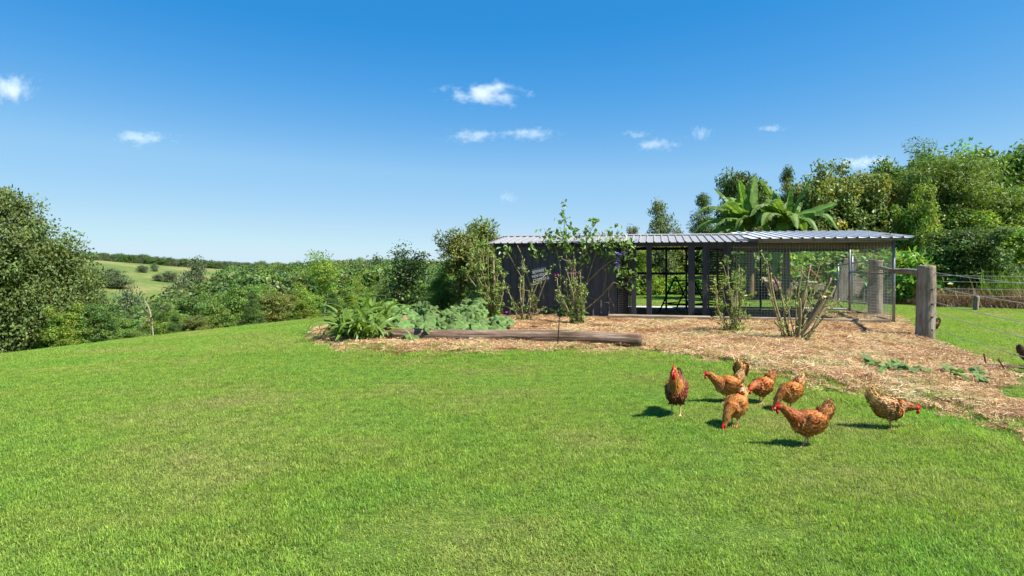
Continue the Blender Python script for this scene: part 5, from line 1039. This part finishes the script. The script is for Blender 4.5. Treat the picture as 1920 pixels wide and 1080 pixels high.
    base = Pt - Nn*0.002; V = np.stack([base, base + F0*l*0.45 + S*w*0.5 + Nn*l*lf*0.55, base + F0*l*0.85 + S*w*0.36 + Nn*l*lf*0.8, base + F0*l + Nn*l*lf*0.85, base + F0*l*0.85 - S*w*0.36 + Nn*l*lf*0.8, base + F0*l*0.45 - S*w*0.5 + Nn*l*lf*0.55], 1).reshape(-1, 3)
    rnd = r.uniform(0.45, 1.35, n); c0 = shade(Pt, kk, rnd); tipc = c0*(1-0.42) + A3(pal['edge'])*0.42*rnd[:, None]; CC = np.stack([c0*0.8, c0*1.0, tipc, tipc, tipc, c0*1.0], 1).reshape(-1, 3)
    pl = link('plumage', mesh_np('plumage', V, np.arange(n*6).reshape(-1, 6), M['feather'], CC, smooth=False), root); pl['kind'] = 'stuff'
    # comb, wattles, beak, eyes
    ax = A3((hd[0]*cyn, hd[0]*syn, hd[1])); upv = A3((-hd[1]*cyn, -hd[1]*syn, hd[0])); sd = A3((-syn, cyn, 0)); hp = A3(head[1]); cs = 1.35 if rooster else 1.0; m = MB()
    prof = [(-0.022, 0.018), (-0.026, 0.040), (-0.014, 0.034), (-0.008, 0.055), (0.003, 0.036), (0.010, 0.058), (0.018, 0.036), (0.026, 0.050), (0.032, 0.030), (0.040, 0.036), (0.042, 0.016)]; k2 = len(prof)
    for sg in (-1, 1): m.V.append(np.array([hp + ax*(x+0.012)*cs + upv*(y-0.002)*(cs if y > 0.02 else 1) + sd*sg*(0.0055 if y < 0.03 else 0.0028) for x, y in prof]))
    m.n = 2*k2; m.F = [list(range(k2)), list(range(k2, 2*k2))[::-1]] + [[i, i+k2, (i+1) % k2 + k2, (i+1) % k2] for i in range(k2)]; m.M = [0]*len(m.F); m.build('comb', M['comb'], root)
    for sg in (-1, 1):
        V, F = tube([hp + ax*0.034 + sd*sg*0.010 - upv*0.012, hp + ax*0.036*1 + sd*sg*0.012 - upv*0.030 + A3((0, 0, -0.004)), hp + ax*0.034 + sd*sg*0.011 - upv*0.046*cs + A3((0, 0, -0.008)), hp + ax*0.033 + sd*sg*0.010 - upv*0.054*cs + A3((0, 0, -0.01))], A3([0.006, 0.011, 0.010, 0.003])*cs, 8); link('wattle', mesh_np('wattle', V, F, M['comb'], smooth=True), root)
        bm = bmesh.new(); bmesh.ops.create_uvsphere(bm, u_segments=8, v_segments=6, radius=0.0055); e = bpy.data.meshes.new('eye'); bm.to_mesh(e); bm.free(); e.materials.append(M['eye']); link('eye', e, root, tuple(hp + ax*0.024 + upv*0.008 + sd*sg*0.0265))
    V, F = tube([hp + ax*0.050 + upv*0.001, hp + ax*0.066 - upv*0.002, hp + ax*0.079 - upv*0.010], [0.0105, 0.0075, 0.0015], 8); link('beak', mesh_np('beak', V, F, M['beak'], smooth=True), root)
    # long tail feathers
    V = []; F = []; C = []; nt_ = 14 if not rooster else 20
    for j in range(nt_):
        f = (j/(nt_-1) - 0.5); a0 = tc[3] + A3((0, f*0.04, 0)); L0 = (0.085 if not rooster else 0.15)*tail*r.uniform(0.8, 1.15); d0 = A3((-0.35 - (0.5 if rooster else 0)*r.random(), f*0.55, 0.95)); d0 = d0/np.linalg.norm(d0); b = len(V); sdv = A3((0.5, 0.75, 0.1))*0.012; bend = A3((-0.03, 0, -0.02 if not rooster else -0.07))*(1.6 if rooster else 0.6)
        V += [a0 - sdv*0.6, a0 + sdv*0.6, a0 + d0*L0*0.6 + sdv + bend*0.3, a0 + d0*L0 + bend + sdv*0.3, a0 + d0*L0*0.98 + bend - sdv*0.3, a0 + d0*L0*0.6 - sdv + bend*0.3]; F.append(tuple(range(b, b+6))); cc = A3(pal['tail'])*r.uniform(0.7, 1.2); C += [cc]*6
    link('tail_feathers', mesh_np('tail_feathers', V, F, M['feather'], np.array(C)), root)['kind'] = 'stuff'
    return root
RED = dict(body=(0.42, 0.098, 0.011), neck=(0.38, 0.082, 0.009), belly=(0.42, 0.135, 0.024), rear=(0.48, 0.165, 0.03), tail=(0.38, 0.15, 0.045), fleck=(0.55, 0.28, 0.10), edge=(0.72, 0.34, 0.10), leg=(0.45, 0.24, 0.12), mot=0.22)
BUFF = dict(RED, body=(0.40, 0.145, 0.032), rear=(0.52, 0.29, 0.10), tail=(0.58, 0.37, 0.14), belly=(0.38, 0.175, 0.06), fleck=(0.66, 0.46, 0.25), mot=0.5, neck=(0.30, 0.065, 0.010))
GOLD = dict(RED, body=(0.50, 0.150, 0.018), belly=(0.46, 0.20, 0.05), rear=(0.46, 0.17, 0.034), tail=(0.58, 0.37, 0.17), mot=0.3, neck=(0.46, 0.14, 0.02))
DARKR = dict(RED, body=(0.13, 0.018, 0.010), neck=(0.48, 0.19, 0.028), belly=(0.022, 0.014, 0.011), rear=(0.10, 0.02, 0.012), tail=(0.03, 0.022, 0.02), fleck=(0.22, 0.10, 0.03), edge=(0.30, 0.09, 0.03), leg=(0.5, 0.36, 0.16), mot=0.3)
DARKH = dict(RED, body=(0.07, 0.030, 0.015), neck=(0.16, 0.06, 0.02), belly=(0.03, 0.022, 0.018), rear=(0.14, 0.05, 0.018), tail=(0.05, 0.03, 0.02), fleck=(0.3, 0.14, 0.05), edge=(0.22, 0.10, 0.04), mot=0.3)
bird('dark rooster with red comb standing upright left of the hens', 1268, 779, -112, 'up', DARKR, 1.10, 1, 0.75, True, 0.03, 'rooster')
bird('golden hen facing left with head raised beside the rooster', 1362, 755, 186, 'fwd', GOLD, 1.02, 2, 0.75)
bird('farthest hen turned away at the edge of the straw', 1389, 718, 62, 'low', BUFF, 0.95, 3, 0.55)
bird('red hen facing left in the middle of the flock', 1428, 757, 207, 'low', RED, 0.98, 4, 0.8, yaw_neck=0.3)
bird('hen pecking to the left with raised tail beside the straw', 1480, 770, 200, 'peck', GOLD, 1.0, 5, 0.9)
bird('pecking hen nearest the rooster with white tail raised', 1378, 800, 222, 'peck', GOLD, 1.0, 6, 0.8)
bird('front red brown hen walking left in the foreground', 1513, 838, 183, 'fwd', RED, 1.08, 7, 0.85, step=0.06)
bird('buff hen striding right on its own at the straw edge', 1668, 806, 2, 'low', BUFF, 1.08, 8, 0.8)
bird('dark hen half hidden behind the thick grey fence post', 1747, 627, 186, 'low', DARKH, 0.98, 9, 0.8)
bird('dark hen cut off by the right edge of the picture', 1934, 690, -14, 'low', DARKH, 0.95, 10, 0.7)

# ---------------------------------------------------------------- clouds
def cloud_mat():
    m, nt, out = mat('cloud_vapour'); v = coords(nt, 'Object')
    g = nt.nodes.new('ShaderNodeVectorMath'); g.operation = 'LENGTH'; L(nt, v, g.inputs[0])
    oi = nt.nodes.new('ShaderNodeObjectInfo'); ad = nt.nodes.new('ShaderNodeVectorMath'); ad.operation = 'ADD'; sc = nt.nodes.new('ShaderNodeVectorMath'); sc.operation = 'SCALE'; L(nt, oi.outputs['Location'], sc.inputs[0]); sc.inputs['Scale'].default_value = 0.013
    mp = nt.nodes.new('ShaderNodeMapping'); mp.inputs['Scale'].default_value = (2.4, 1.4, 0.9); L(nt, v, mp.inputs['Vector']); L(nt, mp.outputs[0], ad.inputs[0]); L(nt, sc.outputs[0], ad.inputs[1])
    n1 = noise(nt, ad.outputs[0], 1.5, 9, 0.68)
    f = mathn(nt, 'SUBTRACT', mathn(nt, 'MULTIPLY', n1, 2.3), mathn(nt, 'ADD', mathn(nt, 'MULTIPLY', g.outputs['Value'], 0.80), 0.72)); f = mathn(nt, 'MULTIPLY', f, 2.2, True)
    at_ = nt.nodes.new('ShaderNodeAttribute'); at_.attribute_type = 'OBJECT'; at_.attribute_name = 'thick'
    d = mathn(nt, 'MULTIPLY', f, at_.outputs['Fac'])
    vs = nt.nodes.new('ShaderNodeVolumeScatter'); vs.inputs['Color'].default_value = (0.99, 0.99, 1, 1); vs.inputs['Anisotropy'].default_value = 0.0; L(nt, d, vs.inputs['Density']); L(nt, vs.outputs[0], out.inputs['Volume']); return m
M['cloud'] = cloud_mat()
bm = bmesh.new(); bmesh.ops.create_icosphere(bm, subdivisions=3, radius=1.0); cme = bpy.data.meshes.new('cloud'); bm.to_mesh(cme); bm.free(); cme.materials.append(M['cloud'])
CD = 1600.0
for px, py, w, h, th, lab in ((10, 168, 120, 62, 1.3, 'white cloud cut off by the left edge'), (268, 260, 120, 32, 0.7, 'small faint cloud in the left part of the sky'), (912, 176, 170, 46, 1.1, 'largest white cloud high above the coop'), (885, 255, 120, 30, 0.7, 'left half of the double streak cloud below the largest cloud'), (994, 252, 120, 28, 0.7, 'right half of the double streak cloud below the largest cloud'), (1232, 270, 90, 32, 0.7, 'small wispy cloud right of the double streak'), (1196, 251, 64, 18, 0.7, 'faint wisp just above the small wispy cloud'), (1313, 250, 54, 32, 0.8, 'tiny slanted wisp cloud over the coop roof'), (1447, 241, 66, 18, 0.6, 'thin flat cloud strip above the bananas'), (1618, 304, 120, 30, 1.0, 'low flat cloud left of the tallest tree'), (953, 370, 50, 24, 0.6, 'pale little cloud low over the coop roof')):
    q = P(px, py, CD); o = link('cloud', cme, None, tuple(q), None, (w/2*CD/FPX*1.35, w/2*CD/FPX*0.7, h/2*CD/FPX*1.3)); o['thick'] = 0.021*th; tag(o, lab, 'cloud', 'small clouds in the sky')
